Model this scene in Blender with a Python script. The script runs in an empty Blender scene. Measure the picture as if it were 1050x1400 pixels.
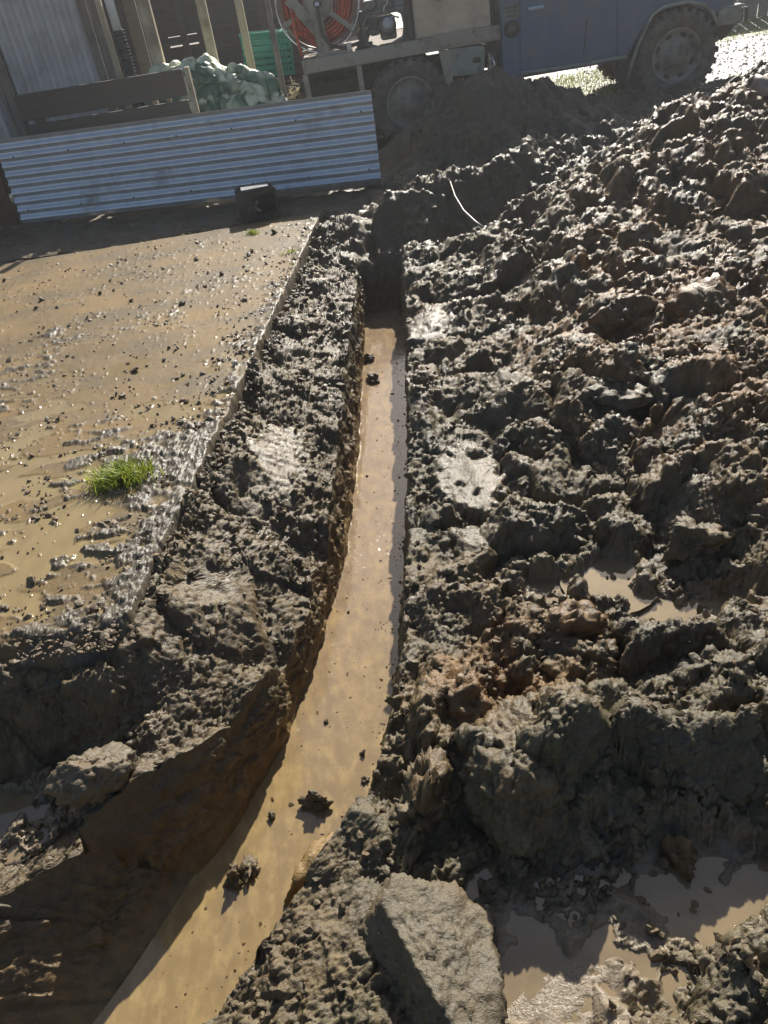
import bpy, bmesh, math, random
import numpy as np
from mathutils import Vector, Matrix
random.seed(7)
rng = np.random.default_rng(11)
sc = bpy.context.scene
R = math.radians

# ------------------------------------------------------------------ camera, sky, sun, exposure
FPX, CXP, CYP = 1053.0, 525.0, 700.0          # focal length and centre for the 1050x1400 photograph
ROLL = math.atan2(235., 1450.)
PITCH = math.atan(FPX / math.hypot(235., 1450.))
CAMZ = 1.6
cd = bpy.data.cameras.new('camera'); cam = bpy.data.objects.new('camera', cd)
sc.collection.objects.link(cam); sc.camera = cam
cd.sensor_fit = 'VERTICAL'; cd.sensor_height = 36.0; cd.lens = 36.0 * FPX / 1400.0
cd.clip_start = 0.02; cd.clip_end = 3000
_F = Vector((0, math.cos(PITCH), -math.sin(PITCH))); _U = Vector((0, math.sin(PITCH), math.cos(PITCH))); _R = Vector((1, 0, 0))
_u = _U * math.cos(ROLL) + _R * math.sin(ROLL); _r = _R * math.cos(ROLL) - _U * math.sin(ROLL)
cam.matrix_world = Matrix(((_r.x, _u.x, -_F.x, 0), (_r.y, _u.y, -_F.y, 0), (_r.z, _u.z, -_F.z, CAMZ), (0, 0, 0, 1)))

SUN_EL, SUN_AZ = R(35), R(17)
w = bpy.data.worlds.new('World'); sc.world = w; w.use_nodes = True
nt = w.node_tree; nt.nodes.clear()
sky = nt.nodes.new('ShaderNodeTexSky'); sky.sky_type = 'NISHITA'; sky.sun_disc = False
sky.sun_elevation = SUN_EL; sky.sun_rotation = SUN_AZ; sky.air_density = 1.0; sky.dust_density = 2.0; sky.ozone_density = 0.4
bg = nt.nodes.new('ShaderNodeBackground'); bg.inputs[1].default_value = 0.060
wo = nt.nodes.new('ShaderNodeOutputWorld')
nt.links.new(sky.outputs[0], bg.inputs[0]); nt.links.new(bg.outputs[0], wo.inputs[0])
sl = bpy.data.lights.new('sun', 'SUN'); sl.energy = 5.0; sl.angle = R(0.55); sl.color = (1.0, 0.94, 0.84)
so = bpy.data.objects.new('sun', sl); sc.collection.objects.link(so)
sd = Vector((math.sin(SUN_AZ) * math.cos(SUN_EL), math.cos(SUN_AZ) * math.cos(SUN_EL), math.sin(SUN_EL)))
so.rotation_euler = sd.to_track_quat('Z', 'Y').to_euler(); so.location = sd * 40
sc.view_settings.view_transform = 'Standard'; sc.view_settings.look = 'None'
sc.view_settings.exposure = 0.78; sc.view_settings.gamma = 1; sc.view_settings.use_curve_mapping = False
sc.cycles.use_denoising = True; sc.cycles.volume_bounces = 0
GLARE_HAZE = .0030
sc.cycles.max_bounces = 5; sc.cycles.diffuse_bounces = 3; sc.cycles.glossy_bounces = 3
sc.cycles.transparent_max_bounces = 4; sc.cycles.sample_clamp_indirect = 4.0
sc.cycles.caustics_reflective = False; sc.cycles.caustics_refractive = False

def ray(px, py):
    dx, dy = px - CXP, py - CYP
    return _F * FPX + _u * (-dy) + _r * dx
def ground(px, py, z=0.0):
    d = ray(px, py); t = (z - CAMZ) / d.z
    return Vector((d.x * t, d.y * t, z))
def atY(px, py, Y):
    d = ray(px, py); t = Y / d.y
    return Vector((d.x * t, Y, CAMZ + d.z * t))

# ------------------------------------------------------------------ numpy noise
def _hash(ix, iy, seed):
    h = (ix.astype(np.int64) * 374761393 + iy.astype(np.int64) * 668265263 + seed * 974634777) & 0xffffffff
    h = ((h ^ (h >> 13)) * 1274126177) & 0xffffffff
    h = ((h ^ (h >> 16)) * 2246822519) & 0xffffffff
    return (h ^ (h >> 15)) & 0xffffffff
def _rnd(ix, iy, seed): return (_hash(ix, iy, seed) & 0xffffff).astype(np.float32) / 16777216.0
def perlin(x, y, seed=0):
    x = np.asarray(x, np.float32); y = np.asarray(y, np.float32)
    ix = np.floor(x).astype(np.int32); iy = np.floor(y).astype(np.int32)
    fx = x - ix; fy = y - iy
    u = fx * fx * fx * (fx * (fx * 6 - 15) + 10); v = fy * fy * fy * (fy * (fy * 6 - 15) + 10)
    def gr(a, b, dx, dy):
        an = _rnd(a, b, seed) * 6.2831853
        return np.cos(an) * dx + np.sin(an) * dy
    n00 = gr(ix, iy, fx, fy); n10 = gr(ix + 1, iy, fx - 1, fy)
    n01 = gr(ix, iy + 1, fx, fy - 1); n11 = gr(ix + 1, iy + 1, fx - 1, fy - 1)
    return ((n00 * (1 - u) + n10 * u) * (1 - v) + (n01 * (1 - u) + n11 * u) * v) * 1.5
def fbm(x, y, seed=0, octs=4, gain=.5):
    s = 0; a = 1.0; f = 1.0
    for i in range(octs):
        s = s + a * perlin(x * f + 17.3 * i, y * f - 9.1 * i, seed + i); a *= gain; f *= 2.03
    return s
def clods(x, y, scale, seed, tilt=.8, sharp=.22, fw=.15):
    """lumps of broken earth: cells of random height and tilt with crevices between"""
    px = np.asarray(x, np.float32) / scale; py = np.asarray(y, np.float32) / scale
    wx = perlin(px * 1.3, py * 1.3, seed + 50) * .42 + perlin(px * 4.1, py * 4.1, seed + 52) * fw
    wy = perlin(px * 1.3 + 40, py * 1.3 + 8, seed + 51) * .42 + perlin(px * 4.1, py * 4.1 + 30, seed + 53) * fw
    px = px + wx; py = py + wy
    ix = np.floor(px).astype(np.int32); iy = np.floor(py).astype(np.int32)
    f1 = np.full(px.shape, 9., np.float32); f2 = f1.copy(); h = np.zeros_like(f1)
    for i in (-1, 0, 1):
        for j in (-1, 0, 1):
            a = ix + i; b = iy + j
            hs = _hash(a, b, seed)
            cx = a + .5 + ((hs & 1023).astype(np.float32) / 1024 - .5) * .85
            cy = b + .5 + (((hs >> 10) & 1023).astype(np.float32) / 1024 - .5) * .85
            dx = px - cx; dy = py - cy
            d = np.sqrt(dx * dx + dy * dy)
            r = ((hs >> 20) & 1023).astype(np.float32) / 1024
            tx = (((hs >> 5) & 255).astype(np.float32) / 255 - .5) * tilt; ty = (((hs >> 13) & 255).astype(np.float32) / 255 - .5) * tilt
            hh = np.where(r < .38, .18 + .3 * r, .30 + .70 * r) + tx * dx + ty * dy - .22 * d * d
            near = d < f1
            f2 = np.where(near, f1, np.minimum(f2, d)); h = np.where(near, hh, h); f1 = np.where(near, d, f1)
    e = np.clip((f2 - f1) / sharp, 0, 1); e = e * (2 - e)
    return h * (.30 + .70 * e)
def clods3(x, y, z, scale, seed, tilt=.8, sharp=.4):
    """the same in three dimensions"""
    P3 = [np.asarray(a, np.float32) / np.float32(scale) for a in (x, y, z)]
    w1 = perlin(P3[0] * 1.5 + P3[2], P3[1] * 1.5 - P3[2] * .7, seed + 50) * .38; w2 = perlin(P3[0] * 1.4 + 30, P3[1] * 1.4 + P3[2] * 1.1, seed + 51) * .38
    px, py, pz = P3[0] + w1, P3[1] + w2, P3[2] + w1 * .7
    ix, iy, iz = (np.floor(a).astype(np.int32) for a in (px, py, pz))
    f1 = np.full(px.shape, 9., np.float32); f2 = f1.copy(); h = np.zeros_like(f1)
    k1 = np.float32(1 / 1023.); sd_ = np.uint32((seed * 974634777) & 0xffffffff)
    for i in (-1, 0, 1):
        for j in (-1, 0, 1):
            for k in (-1, 0, 1):
                a = ix + i; b = iy + j; c = iz + k
                hs = a.astype(np.uint32) * np.uint32(374761393) + b.astype(np.uint32) * np.uint32(668265263) + c.astype(np.uint32) * np.uint32(2147483647 ^ 0x5bd1e995) + sd_
                hs = (hs ^ (hs >> np.uint32(15))) * np.uint32(2246822519); hs = (hs ^ (hs >> np.uint32(13))) * np.uint32(3266489917); hs ^= hs >> np.uint32(16)
                dx = px - a - .5 - ((hs & np.uint32(1023)).astype(np.float32) * k1 - .5) * .8
                dy = py - b - .5 - (((hs >> np.uint32(10)) & np.uint32(1023)).astype(np.float32) * k1 - .5) * .8
                dz = pz - c - .5 - (((hs >> np.uint32(20)) & np.uint32(1023)).astype(np.float32) * k1 - .5) * .8
                d = np.sqrt(dx * dx + dy * dy + dz * dz)
                r = ((hs >> np.uint32(7)) & np.uint32(1023)).astype(np.float32) * k1
                near = d < f1
                f2 = np.where(near, f1, np.minimum(f2, d)); f1 = np.where(near, d, f1)
                hh = np.where(r < .35, .2 + .3 * r, .3 + .7 * r) + (dx * (r - .5) + dy * (((hs >> np.uint32(3)) & np.uint32(255)).astype(np.float32) / 255 - .5) + dz * (.5 - r)) * tilt - .2 * d * d
                h = np.where(near, hh, h)
    e = np.clip((f2 - f1) / sharp, 0, 1); e = e * (2 - e)
    return h * (.30 + .70 * e)
def sstep(a, b, x):
    t = np.clip((x - a) / (b - a), 0, 1); return t * t * (3 - 2 * t)
def lerp(a, b, t): return a + (b - a) * t

# ------------------------------------------------------------------ the shape of the ground
WZ = -0.50                                        # water level in the trench
def curve(tab):
    t = np.array(sorted(tab)); return lambda y: np.interp(y, t[:, 0], t[:, 1])
def smooth_curve(tab):
    f = curve(tab)
    return lambda y: (f(y - .12) + f(y - .06) + f(y) + f(y + .06) + f(y + .12)) / 5
xbL = smooth_curve([(-3, -2.9), (0, -1.65), (.6, -1.17), (.92, -.87), (1.14, -.74), (1.35, -.62), (1.48, -.55), (1.83, -.40), (2.14, -.32), (2.55, -.21), (3.28, -.10), (3.97, -.03), (5.41, .10), (9, .25), (80, .3)])
xbR = smooth_curve([(-3, -2.2), (0, -1.1), (.6, -.78), (.9, -.53), (1.05, -.42), (1.15, -.33), (1.28, -.24), (1.41, -.17), (1.68, -.11), (2.0, -.03), (2.39, .04), (2.89, .12), (4.05, .26), (5.3, .35), (9, .5), (80, .55)])
xtL = smooth_curve([(-3, -4.4), (0, -3.0), (.6, -2.3), (.9, -1.75), (1.1, -1.38), (1.25, -1.02), (1.35, -.80), (1.5, -.62), (1.72, -.46), (2.05, -.345), (2.6, -.22), (3.4, -.13), (4.3, -.03), (5.0, .07), (5.5, .08), (9, .25), (80, .3)])
xtR = smooth_curve([(-3, -2.0), (0, -.95), (.6, -.62), (.9, -.36), (1.05, -.22), (1.2, -.12), (1.41, -.04), (1.68, .02), (2.0, .055), (2.39, .105), (2.89, .17), (4.05, .30), (5.3, .42), (9, .5), (80, .55)])
def slab_edge(y): return -.17 - .1654 * (6.08 - y)
PUDDLES = [  # x, y, rx, ry, level
    (.49, .79, .20, .11, -.078), (.645, 1.73, .085, .09, -.022), (.50, 1.55, .06, .055, -.027), (.46, 1.73, .065, .05, -.031),
    (.82, 1.55, .13, .07, -.035), (.20, .66, .15, .115, -.078), (.66, .62, .11, .06, -.078), (-1.30, 1.46, .14, .10, -.345)]
HEAPS = [  # x, y, sx, sy, angle, height
    (2.25, 5.05, .75, .50, .5, .40), (2.9, 4.1, .75, .8, 0, .28), (3.6, 6.25, .8, .5, .2, .38), (4.7, 5.2, 1.1, 1.2, 0, .20),
    (1.50, 7.80, .55, .36, -.1, .54), (2.2, 8.0, .5, .3, .1, .12), (1.45, 3.2, .5, .7, 0, .10), (1.75, 2.35, .42, .4, .2, .20), (1.1, 4.4, .4, .8, 0, .10),
    (1.45, 1.75, .3, .3, 0, .12), (.29, 1.10, .17, .13, 0, .13), (.05, 1.22, .07, .14, 0, .04), (.75, 1.15, .3, .1, .3, .09), (.72, 6.05, .62, .13, .18, .22), (1.75, 6.55, .5, .16, .5, .20),
    (-.95, 1.44, .16, .09, -.3, .06), (.86, 2.9, .25, .3, .2, .07)]
HOLES = [(1.05, 5.55, .38, .22, .3, .26), (.3, 5.75, .14, .25, 0, .16), (-1.25, 1.52, .36, .14, .1, .20), (2.6, 6.5, .5, .3, .3, .12),
    (.07, .97, .07, .09, 0, .10), (.98, 1.42, .10, .05, 0, .05), (-.30, 2.42, .07, .12, 0, .07), (-.42, 1.86, .09, .06, 0, .06)]
def _gauss(x, y, c):
    ca, sa = math.cos(c[4]), math.sin(c[4]); dx = x - c[0]; dy = y - c[1]
    u = (dx * ca + dy * sa) / c[2]; v = (-dx * sa + dy * ca) / c[3]
    return np.exp(-.5 * (u * u + v * v)) * c[5]
def macro(x, y):
    """broad shape of the earth, without crumbs"""
    L = xtL(y); Rr = xtR(y); E = slab_edge(y)
    # left bank between slab and trench
    lv = curve([(0, -.2), (1.3, -.16), (1.6, -.2), (1.9, -.27), (2.6, -.26), (3.4, -.2), (4.6, -.16), (5.5, -.12), (6.2, -.03), (7, -.03)])(y)
    t = np.clip((x - E) / np.maximum(L - E, .1), 0, 1)
    left = lerp(np.where(y < 6.4, lerp(.016, -.065, sstep(3.0, 5.2, y)) + .03 * fbm(x * 0 + 3, y * 2.3, 335, 3), -.03), lv, t ** .9)
    left = np.where(y < 2.2, lerp(np.where(x < E, -.27, lv), np.where(x < E, .012, left), sstep(1.46, 1.74, y + .12 * perlin(x * 3, y * 3, 334))), left)
    left = np.where(y > 6.0, lerp(left, -.03, sstep(6.0, 6.4, y)), left)
    # slab region: terrain hidden below it; south of it earth banked up against its end
    ins = sstep(0.03, -.03, x - E) * sstep(1.88, 2.00, y + .09 * perlin(x * 4, y * 4, 333)) * sstep(6.42, 6.3, y)
    # right side
    d = x - Rr
    right = -.005 + .05 * sstep(.3, 1.3, d) + .10 * sstep(1.2, 3., d) * sstep(1.5, 3., y)
    right = right - .05 * sstep(1.1, .8, y)
    m = (L + Rr) / 2
    h = np.where(x < m, left, right)
    far = sstep(8.3, 8.9, y)
    for c in HEAPS: h = h + _gauss(x, y, c)
    for c in HOLES: h = h - _gauss(x, y, c)
    h = lerp(h, -.07, far)
    return h, ins
SMOOTH = [(.33, 2.38, .12, .22, .82), (.30, 2.05, .07, .1, .6), (-.42, 2.95, .10, .26, .75), (.13, .68, .2, .14, .8), (.12, 3.6, .12, .3, .3), (.4, 3.75, .12, .2, .6), (-.62, 2.15, .10, .25, .2)]
def rough_mask(x, y, vary=False):
    r = np.ones_like(x)
    for cx, cy, sx, sy, k in SMOOTH:
        g = ((x - cx) / sx) ** 2 + ((y - cy) / sy) ** 2
        r = r * (1 - k * sstep(1.5, .5, g + fbm(x * 12, y * 12, 77, 3) * .9))
    if vary: r = r * lerp(.55, 1.05, sstep(-.45, .10, fbm(x * 3.3, y * 3.3, 78, 3)))
    r = r * lerp(1, .05, sstep(8.4, 9.0, y)) * lerp(1, .5, sstep(6.3, 6.6, y) * sstep(.6, .3, x))
    return r
def relief_big(x, y):
    r = rough_mask(x, y)
    side = sstep(-.1, .5, x - xtR(y))
    big = lerp(.55, 1.0, side)
    nearR = sstep(1.6, 1.1, y) * sstep(-.2, .1, x)
    wx = perlin(x * 5, y * 5, 5) * .02; wy = perlin(x * 5 + 9, y * 5 + 3, 6) * .02
    X = x + wx; Y = y + wy
    amp = .75 + .5 * fbm(x * 2.1, y * 2.1, 21, 2)
    h = (clods(X, Y, .27, 1, 2.2, .95, .0) - .45) * .115 * big * (1 + .4 * nearR)
    h = h + (clods(X, Y, .12, 2, 2.0, .9, .0) - .4) * .046 * big * amp
    rg = 1 - np.abs(fbm(x * 7.5, y * 7.5, 35, 2)) * 1.6
    h = h + (rg - .5) * .014 * big + fbm(x * 3.1, y * 3.1, 41, 3) * .034
    return h * r
def relief_small(x, y, z):
    """crumbs, measured along the surface so that steep faces are not drawn out"""
    x, y, z = (np.asarray(a, np.float32) for a in (x, y, z)); out = np.zeros(x.shape, np.float32)
    m = (y > .25) & (y < 9.0) & (np.abs(x) < 5.5)
    if not m.any(): return out
    full = (x, y, out); x, y, z = x[m], y[m], z[m]
    r = rough_mask(x, y, True)
    u = x + .55 * z; v = y + .95 * z
    a2 = .45 + .80 * sstep(-.5, .6, fbm(x * 5, y * 5, 23, 2))
    h = (clods3(x, y, z, .060, 3, 2.0, .5) - .4) * .021 * a2
    h = h + (clods3(x, y, z, .028, 4, 1.8, .5) - .4) * .0112 * a2
    h = h + (clods3(x, y, z, .0130, 8, 1.5, .55) - .4) * .0066
    rf = 1 - np.abs(fbm(u * 38, v * 38, 36, 3, .6)) * 1.5
    h = h + (rf - .4) * .0042
    tr = np.exp(-(((x + .42) / .08) ** 2 + ((y - 2.95) / .25) ** 2))      # digger-bucket ridges
    out[m] = h * (.06 + .94 * r) + tr * .003 * np.sin(y * 150 + x * 25)
    return out
def terrain(x, y):
    """height without the crumbs, and the puddle mask"""
    h, ins = macro(x, y)
    h = h + relief_big(x, y)
    pm = np.zeros_like(h); pk = np.zeros_like(h)
    for px, py, rx, ry, lv in PUDDLES:
        g = np.sqrt(((x - px) / rx) ** 2 + ((y - py) / ry) ** 2)
        near = g < 3
        if not near.any(): continue
        n = np.zeros_like(h); n[near] = fbm(x[near] * 11, y[near] * 11, 91, 4) * .60
        g = g + n
        k = sstep(1.5, .9, g)
        base = lv - .012 + (h - lv) * (.42 if lv == -.078 else .16)
        h = np.where(near, lerp(h, base, k), h)
        ring = sstep(.95, 1.12, g) * sstep(2.2, 1.3, g)
        h = np.where(near, lerp(h, np.maximum(h, lv + .004 + .3 * np.abs(h - lv)), ring), h)
        pm = np.maximum(pm, np.where(near, sstep(1.7, 1.0, g), 0))
        pk = np.maximum(pk, np.where(near, sstep(1.15, .85, g), 0))
    gd = np.sqrt(((x - .42) / .62) ** 2 + ((y - .70) / .36) ** 2)      # keep the rim of the near pool's water sheet buried
    rim = sstep(.72, .9, gd) * sstep(1.5, 1.15, gd); h = lerp(h, np.maximum(h, -.066 + .35 * np.abs(h + .066)), rim)
    h = lerp(h, -.16, ins)
    return h, pm, pk

# ------------------------------------------------------------------ mesh helpers
def link(o): sc.collection.objects.link(o); return o
def mesh_np(name, v, q, mat, attrs=None, smooth=True):
    """v (n,3) float, q (m,k) int"""
    me = bpy.data.meshes.new(name); k = q.shape[1]
    me.vertices.add(len(v)); me.vertices.foreach_set('co', np.ascontiguousarray(v, np.float32).ravel())
    me.loops.add(q.size); me.loops.foreach_set('vertex_index', np.ascontiguousarray(q, np.int32).ravel())
    me.polygons.add(len(q)); me.polygons.foreach_set('loop_start', np.arange(0, q.size, k, dtype=np.int32))
    me.polygons.foreach_set('use_smooth', np.full(len(q), smooth, bool))
    me.update(calc_edges=True)
    for a, d in (attrs or {}).items():
        at = me.attributes.new(a, 'FLOAT', 'POINT'); at.data.foreach_set('value', np.ascontiguousarray(d, np.float32).ravel())
    me.materials.append(mat)
    return link(bpy.data.objects.new(name, me))
def grid_quads(nr, nc):
    i = np.arange(nr * nc).reshape(nr, nc)
    return np.stack([i[:-1, :-1], i[:-1, 1:], i[1:, 1:], i[1:, :-1]], -1).reshape(-1, 4)
def tag(o, label=None, cat=None, group=None, kind=None):
    if label: o['label'] = label
    if cat: o['category'] = cat
    if group: o['group'] = group
    if kind: o['kind'] = kind
    return o
def empty(name, loc=(0, 0, 0), rot=(0, 0, 0)):
    o = link(bpy.data.objects.new(name, None)); o.location = loc; o.rotation_euler = rot; o.empty_display_size = .1
    return o
class MB:
    def __init__(s): s.bm = bmesh.new()
    def box(s, c, d, rot=None, bev=0.0, seg=1):
        b = bmesh.new(); bmesh.ops.create_cube(b, size=1)
        bmesh.ops.scale(b, vec=d, verts=b.verts)
        if bev: bmesh.ops.bevel(b, geom=b.edges[:], offset=bev, segments=seg, affect='EDGES', profile=.7)
        M = Matrix.Translation(c) @ (rot.to_matrix().to_4x4() if rot else Matrix.Identity(4))
        bmesh.ops.transform(b, matrix=M, verts=b.verts); s._add(b); return s
    def _add(s, b):
        me = bpy.data.meshes.new('t'); b.to_mesh(me); b.free(); s.bm.from_mesh(me); bpy.data.meshes.remove(me)
    def prism(s, pts, y0, y1, bev=0.0, seg=2):
        """outline in (x,z), extruded from y0 to y1"""
        b = bmesh.new()
        vs = [b.verts.new((p[0], y0, p[1])) for p in pts]; f = b.faces.new(vs)
        r = bmesh.ops.extrude_face_region(b, geom=[f])
        bmesh.ops.translate(b, vec=(0, y1 - y0, 0), verts=[g for g in r['geom'] if isinstance(g, bmesh.types.BMVert)])
        bmesh.ops.recalc_face_normals(b, faces=b.faces)
        if bev: bmesh.ops.bevel(b, geom=b.edges[:], offset=bev, segments=seg, affect='EDGES', profile=.6)
        s._add(b); return s
    def tube(s, pts, r, n=8, cap=True, closed=False):
        pts = [Vector(p) for p in pts]; b = bmesh.new(); rings = []
        m = len(pts)
        for i, p in enumerate(pts):
            t = (pts[(i + 1) % m] - pts[i - 1]) if closed else (pts[min(i + 1, m - 1)] - pts[max(i - 1, 0)])
            t.normalize(); a = t.orthogonal().normalized() if i == 0 else (a - t * a.dot(t)).normalized()
            c = t.cross(a); rr = r[i] if isinstance(r, (list, tuple)) else r
            rings.append([b.verts.new(p + (a * math.cos(k * 2 * math.pi / n) + c * math.sin(k * 2 * math.pi / n)) * rr) for k in range(n)])
        for i in range(m if closed else m - 1):
            A, B = rings[i], rings[(i + 1) % m]
            for k in range(n): b.faces.new((A[k], A[(k + 1) % n], B[(k + 1) % n], B[k])).smooth = True
        if cap and not closed: b.faces.new(rings[0][::-1]); b.faces.new(rings[-1])
        bmesh.ops.recalc_face_normals(b, faces=b.faces); s._add(b); return s
    def lathe(s, prof, c=(0, 0, 0), n=40, axis='Y', smooth=True, cap=True):
        """prof: (radius, along-axis) points"""
        b = bmesh.new(); rings = []
        for rr, a in prof:
            ring = []
            for k in range(n):
                t = k * 2 * math.pi / n; x, z = math.cos(t) * rr, math.sin(t) * rr
                co = (x, a, z) if axis == 'Y' else (x, z, a)
                ring.append(b.verts.new(Vector(co) + Vector(c)))
            rings.append(ring)
        for A, B in zip(rings, rings[1:]):
            for k in range(n):
                b.faces.new((A[k], A[(k + 1) % n], B[(k + 1) % n], B[k])).smooth = smooth
        if cap: b.faces.new(rings[0]); b.faces.new(rings[-1][::-1])
        bmesh.ops.remove_doubles(b, verts=b.verts, dist=1e-6)
        bmesh.ops.recalc_face_normals(b, faces=b.faces); s._add(b); return s
    def build(s, name, mat, parent=None, loc=None, rot=None):
        me = bpy.data.meshes.new(name); s.bm.to_mesh(me); s.bm.free()
        me.materials.append(mat)
        o = link(bpy.data.objects.new(name, me))
        if parent: o.parent = parent
        if loc is not None: o.location = loc
        if rot is not None: o.rotation_euler = rot
        return o
def copy_tree(o, parent=None):
    c = o.copy(); sc.collection.objects.link(c); c.parent = parent
    for ch in [k for k in bpy.data.objects if k.parent == o]: copy_tree(ch, c)
    return c

# ------------------------------------------------------------------ materials
class Mat:
    def __init__(s, name):
        s.m = bpy.data.materials.new(name); s.m.use_nodes = True; s.t = s.m.node_tree; s.b = s.t.nodes['Principled BSDF']
    def n(s, t, **k):
        nd = s.t.nodes.new(t)
        for a, v in k.items():
            if a.startswith('i_'): nd.inputs[a[2:].replace('_', ' ')].default_value = v
            else: setattr(nd, a, v)
        return nd
    def l(s, a, b): s.t.links.new(a, b)
    def coord(s, obj=False):
        if obj: return s.n('ShaderNodeTexCoord').outputs['Object']
        return s.n('ShaderNodeNewGeometry').outputs['Position']
    def noise(s, co, scale, detail=4, rough=.6, stretch=None):
        if stretch:
            mp = s.n('ShaderNodeMapping'); mp.inputs['Scale'].default_value = stretch; s.l(co, mp.inputs[0]); co = mp.outputs[0]
        nd = s.n('ShaderNodeTexNoise'); nd.inputs['Scale'].default_value = scale; nd.inputs['Detail'].default_value = detail; nd.inputs['Roughness'].default_value = rough
        s.l(co, nd.inputs['Vector']); return nd.outputs['Fac']
    def attr(s, name): return s.n('ShaderNodeAttribute', attribute_name=name).outputs['Fac']
    def ramp(s, f, a, b, va=0., vb=1.):
        nd = s.n('ShaderNodeMapRange'); nd.clamp = True
        for i, v in zip((1, 2, 3, 4), (a, b, va, vb)): nd.inputs[i].default_value = v
        s.l(f, nd.inputs[0]); return nd.outputs[0]
    def mix(s, f, a, b):
        nd = s.n('ShaderNodeMix', data_type='RGBA')
        if isinstance(f, (int, float)): nd.inputs[0].default_value = f
        else: s.l(f, nd.inputs[0])
        for i, v in ((6, a), (7, b)):
            if isinstance(v, tuple): nd.inputs[i].default_value = (*v, 1)
            else: s.l(v, nd.inputs[i])
        return nd.outputs[2]
    def fmix(s, f, a, b):
        nd = s.n('ShaderNodeMix', data_type='FLOAT')
        if isinstance(f, (int, float)): nd.inputs[0].default_value = f
        else: s.l(f, nd.inputs[0])
        for i, v in ((2, a), (3, b)):
            if isinstance(v, (int, float)): nd.inputs[i].default_value = v
            else: s.l(v, nd.inputs[i])
        return nd.outputs[0]
    def math(s, op, a, b=0.):
        nd = s.n('ShaderNodeMath', operation=op)
        for i, v in ((0, a), (1, b)):
            if isinstance(v, (int, float)): nd.inputs[i].default_value = v
            else: s.l(v, nd.inputs[i])
        return nd.outputs[0]
    def bump(s, *hs):
        last = None
        for h, dist in hs:
            nd = s.n('ShaderNodeBump'); nd.inputs['Distance'].default_value = dist; nd.inputs['Strength'].default_value = 1
            s.l(h, nd.inputs['Height'])
            if last: s.l(last, nd.inputs['Normal'])
            last = nd.outputs[0]
        s.l(last, s.b.inputs['Normal'])
    def set(s, col=None, rough=None, metal=None, spec=None, ior=None):
        for k, v in (('Base Color', col), ('Roughness', rough), ('Metallic', metal), ('Specular IOR Level', spec), ('IOR', ior)):
            if v is None: continue
            if isinstance(v, tuple): s.b.inputs[k].default_value = (*v, 1)
            elif isinstance(v, (int, float)): s.b.inputs[k].default_value = v
            else: s.l(v, s.b.inputs[k])
        return s.m

def mud_material():
    a = Mat('wet_mud'); co = a.coord()
    n1 = a.noise(co, 2.2, 5); n2 = a.noise(co, 26, 5, .65); n3 = a.noise(co, 140, 3)
    grey = a.mix(a.ramp(n2, .35, .7), (.058, .046, .025), (.158, .127, .070))
    grey = a.mix(a.ramp(n1, .40, .62), grey, (.066, .055, .034))
    grey = a.mix(a.ramp(n3, .5, .75, 0, .5), grey, (.21, .18, .11))
    brown = a.mix(a.ramp(n2, .3, .7), (.080, .046, .020), (.225, .125, .045))
    c = a.mix(a.attr('brown'), grey, brown)
    ochre = a.mix(a.ramp(n2, .3, .7), (.13, .083, .028), (.26, .165, .055))
    c = a.mix(a.attr('ochre'), c, ochre)
    silt = a.mix(a.ramp(n2, .3, .7), (.16, .125, .085), (.25, .205, .145))
    c = a.mix(a.attr('silt'), c, silt)
    wet = a.attr('wet')
    rg = a.fmix(a.ramp(n2, .3, .7), .42, .74)
    rg = a.fmix(a.ramp(n1, .42, .6), rg, a.math('MULTIPLY', rg, .78))
    rg = a.fmix(wet, rg, .17)
    a.bump((n3, .0035), (a.noise(co, 420, 2), .0012))
    return a.set(c, rg, spec=.38)
M_mud = mud_material()

def slab_material():
    a = Mat('silty_concrete'); co = a.coord()
    n1 = a.noise(co, 1.6, 5); n2 = a.noise(co, 13, 5, .6, (1, .45, 1)); n3 = a.noise(co, 160, 3); ns = a.noise(co, 3.2, 6, .62, (.5, 1.6, 1))
    c = a.mix(a.ramp(n1, .35, .65), (.200, .128, .046), (.120, .084, .036))
    c = a.mix(a.ramp(ns, .45, .66, 0, .85), c, (.105, .082, .048))
    c = a.mix(a.ramp(n2, .55, .75, 0, .6), c, (.23, .16, .08))
    c = a.mix(a.ramp(n3, .55, .75, 0, .4), c, (.10, .08, .05))
    mud = a.mix(a.ramp(n2, .35, .7), (.075, .064, .048), (.13, .112, .085))
    c = a.mix(a.attr('mud'), c, mud)
    c = a.mix(a.attr('puddle'), c, a.mix(a.ramp(n2, .3, .7), (.27, .205, .10), (.20, .150, .072)))
    rg = a.fmix(a.ramp(n1, .38, .66), .66, .48)
    rg = a.fmix(a.attr('mud'), rg, a.fmix(a.ramp(n2, .3, .7), .28, .5))
    rg = a.fmix(a.attr('puddle'), rg, .07)
    dry = a.math('SUBTRACT', 1., a.attr('puddle'))
    a.bump((a.math('MULTIPLY', n3, dry), .0022), (a.math('MULTIPLY', n2, dry), .002))
    return a.set(c, rg, spec=.3)
M_slab = slab_material()

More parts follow.
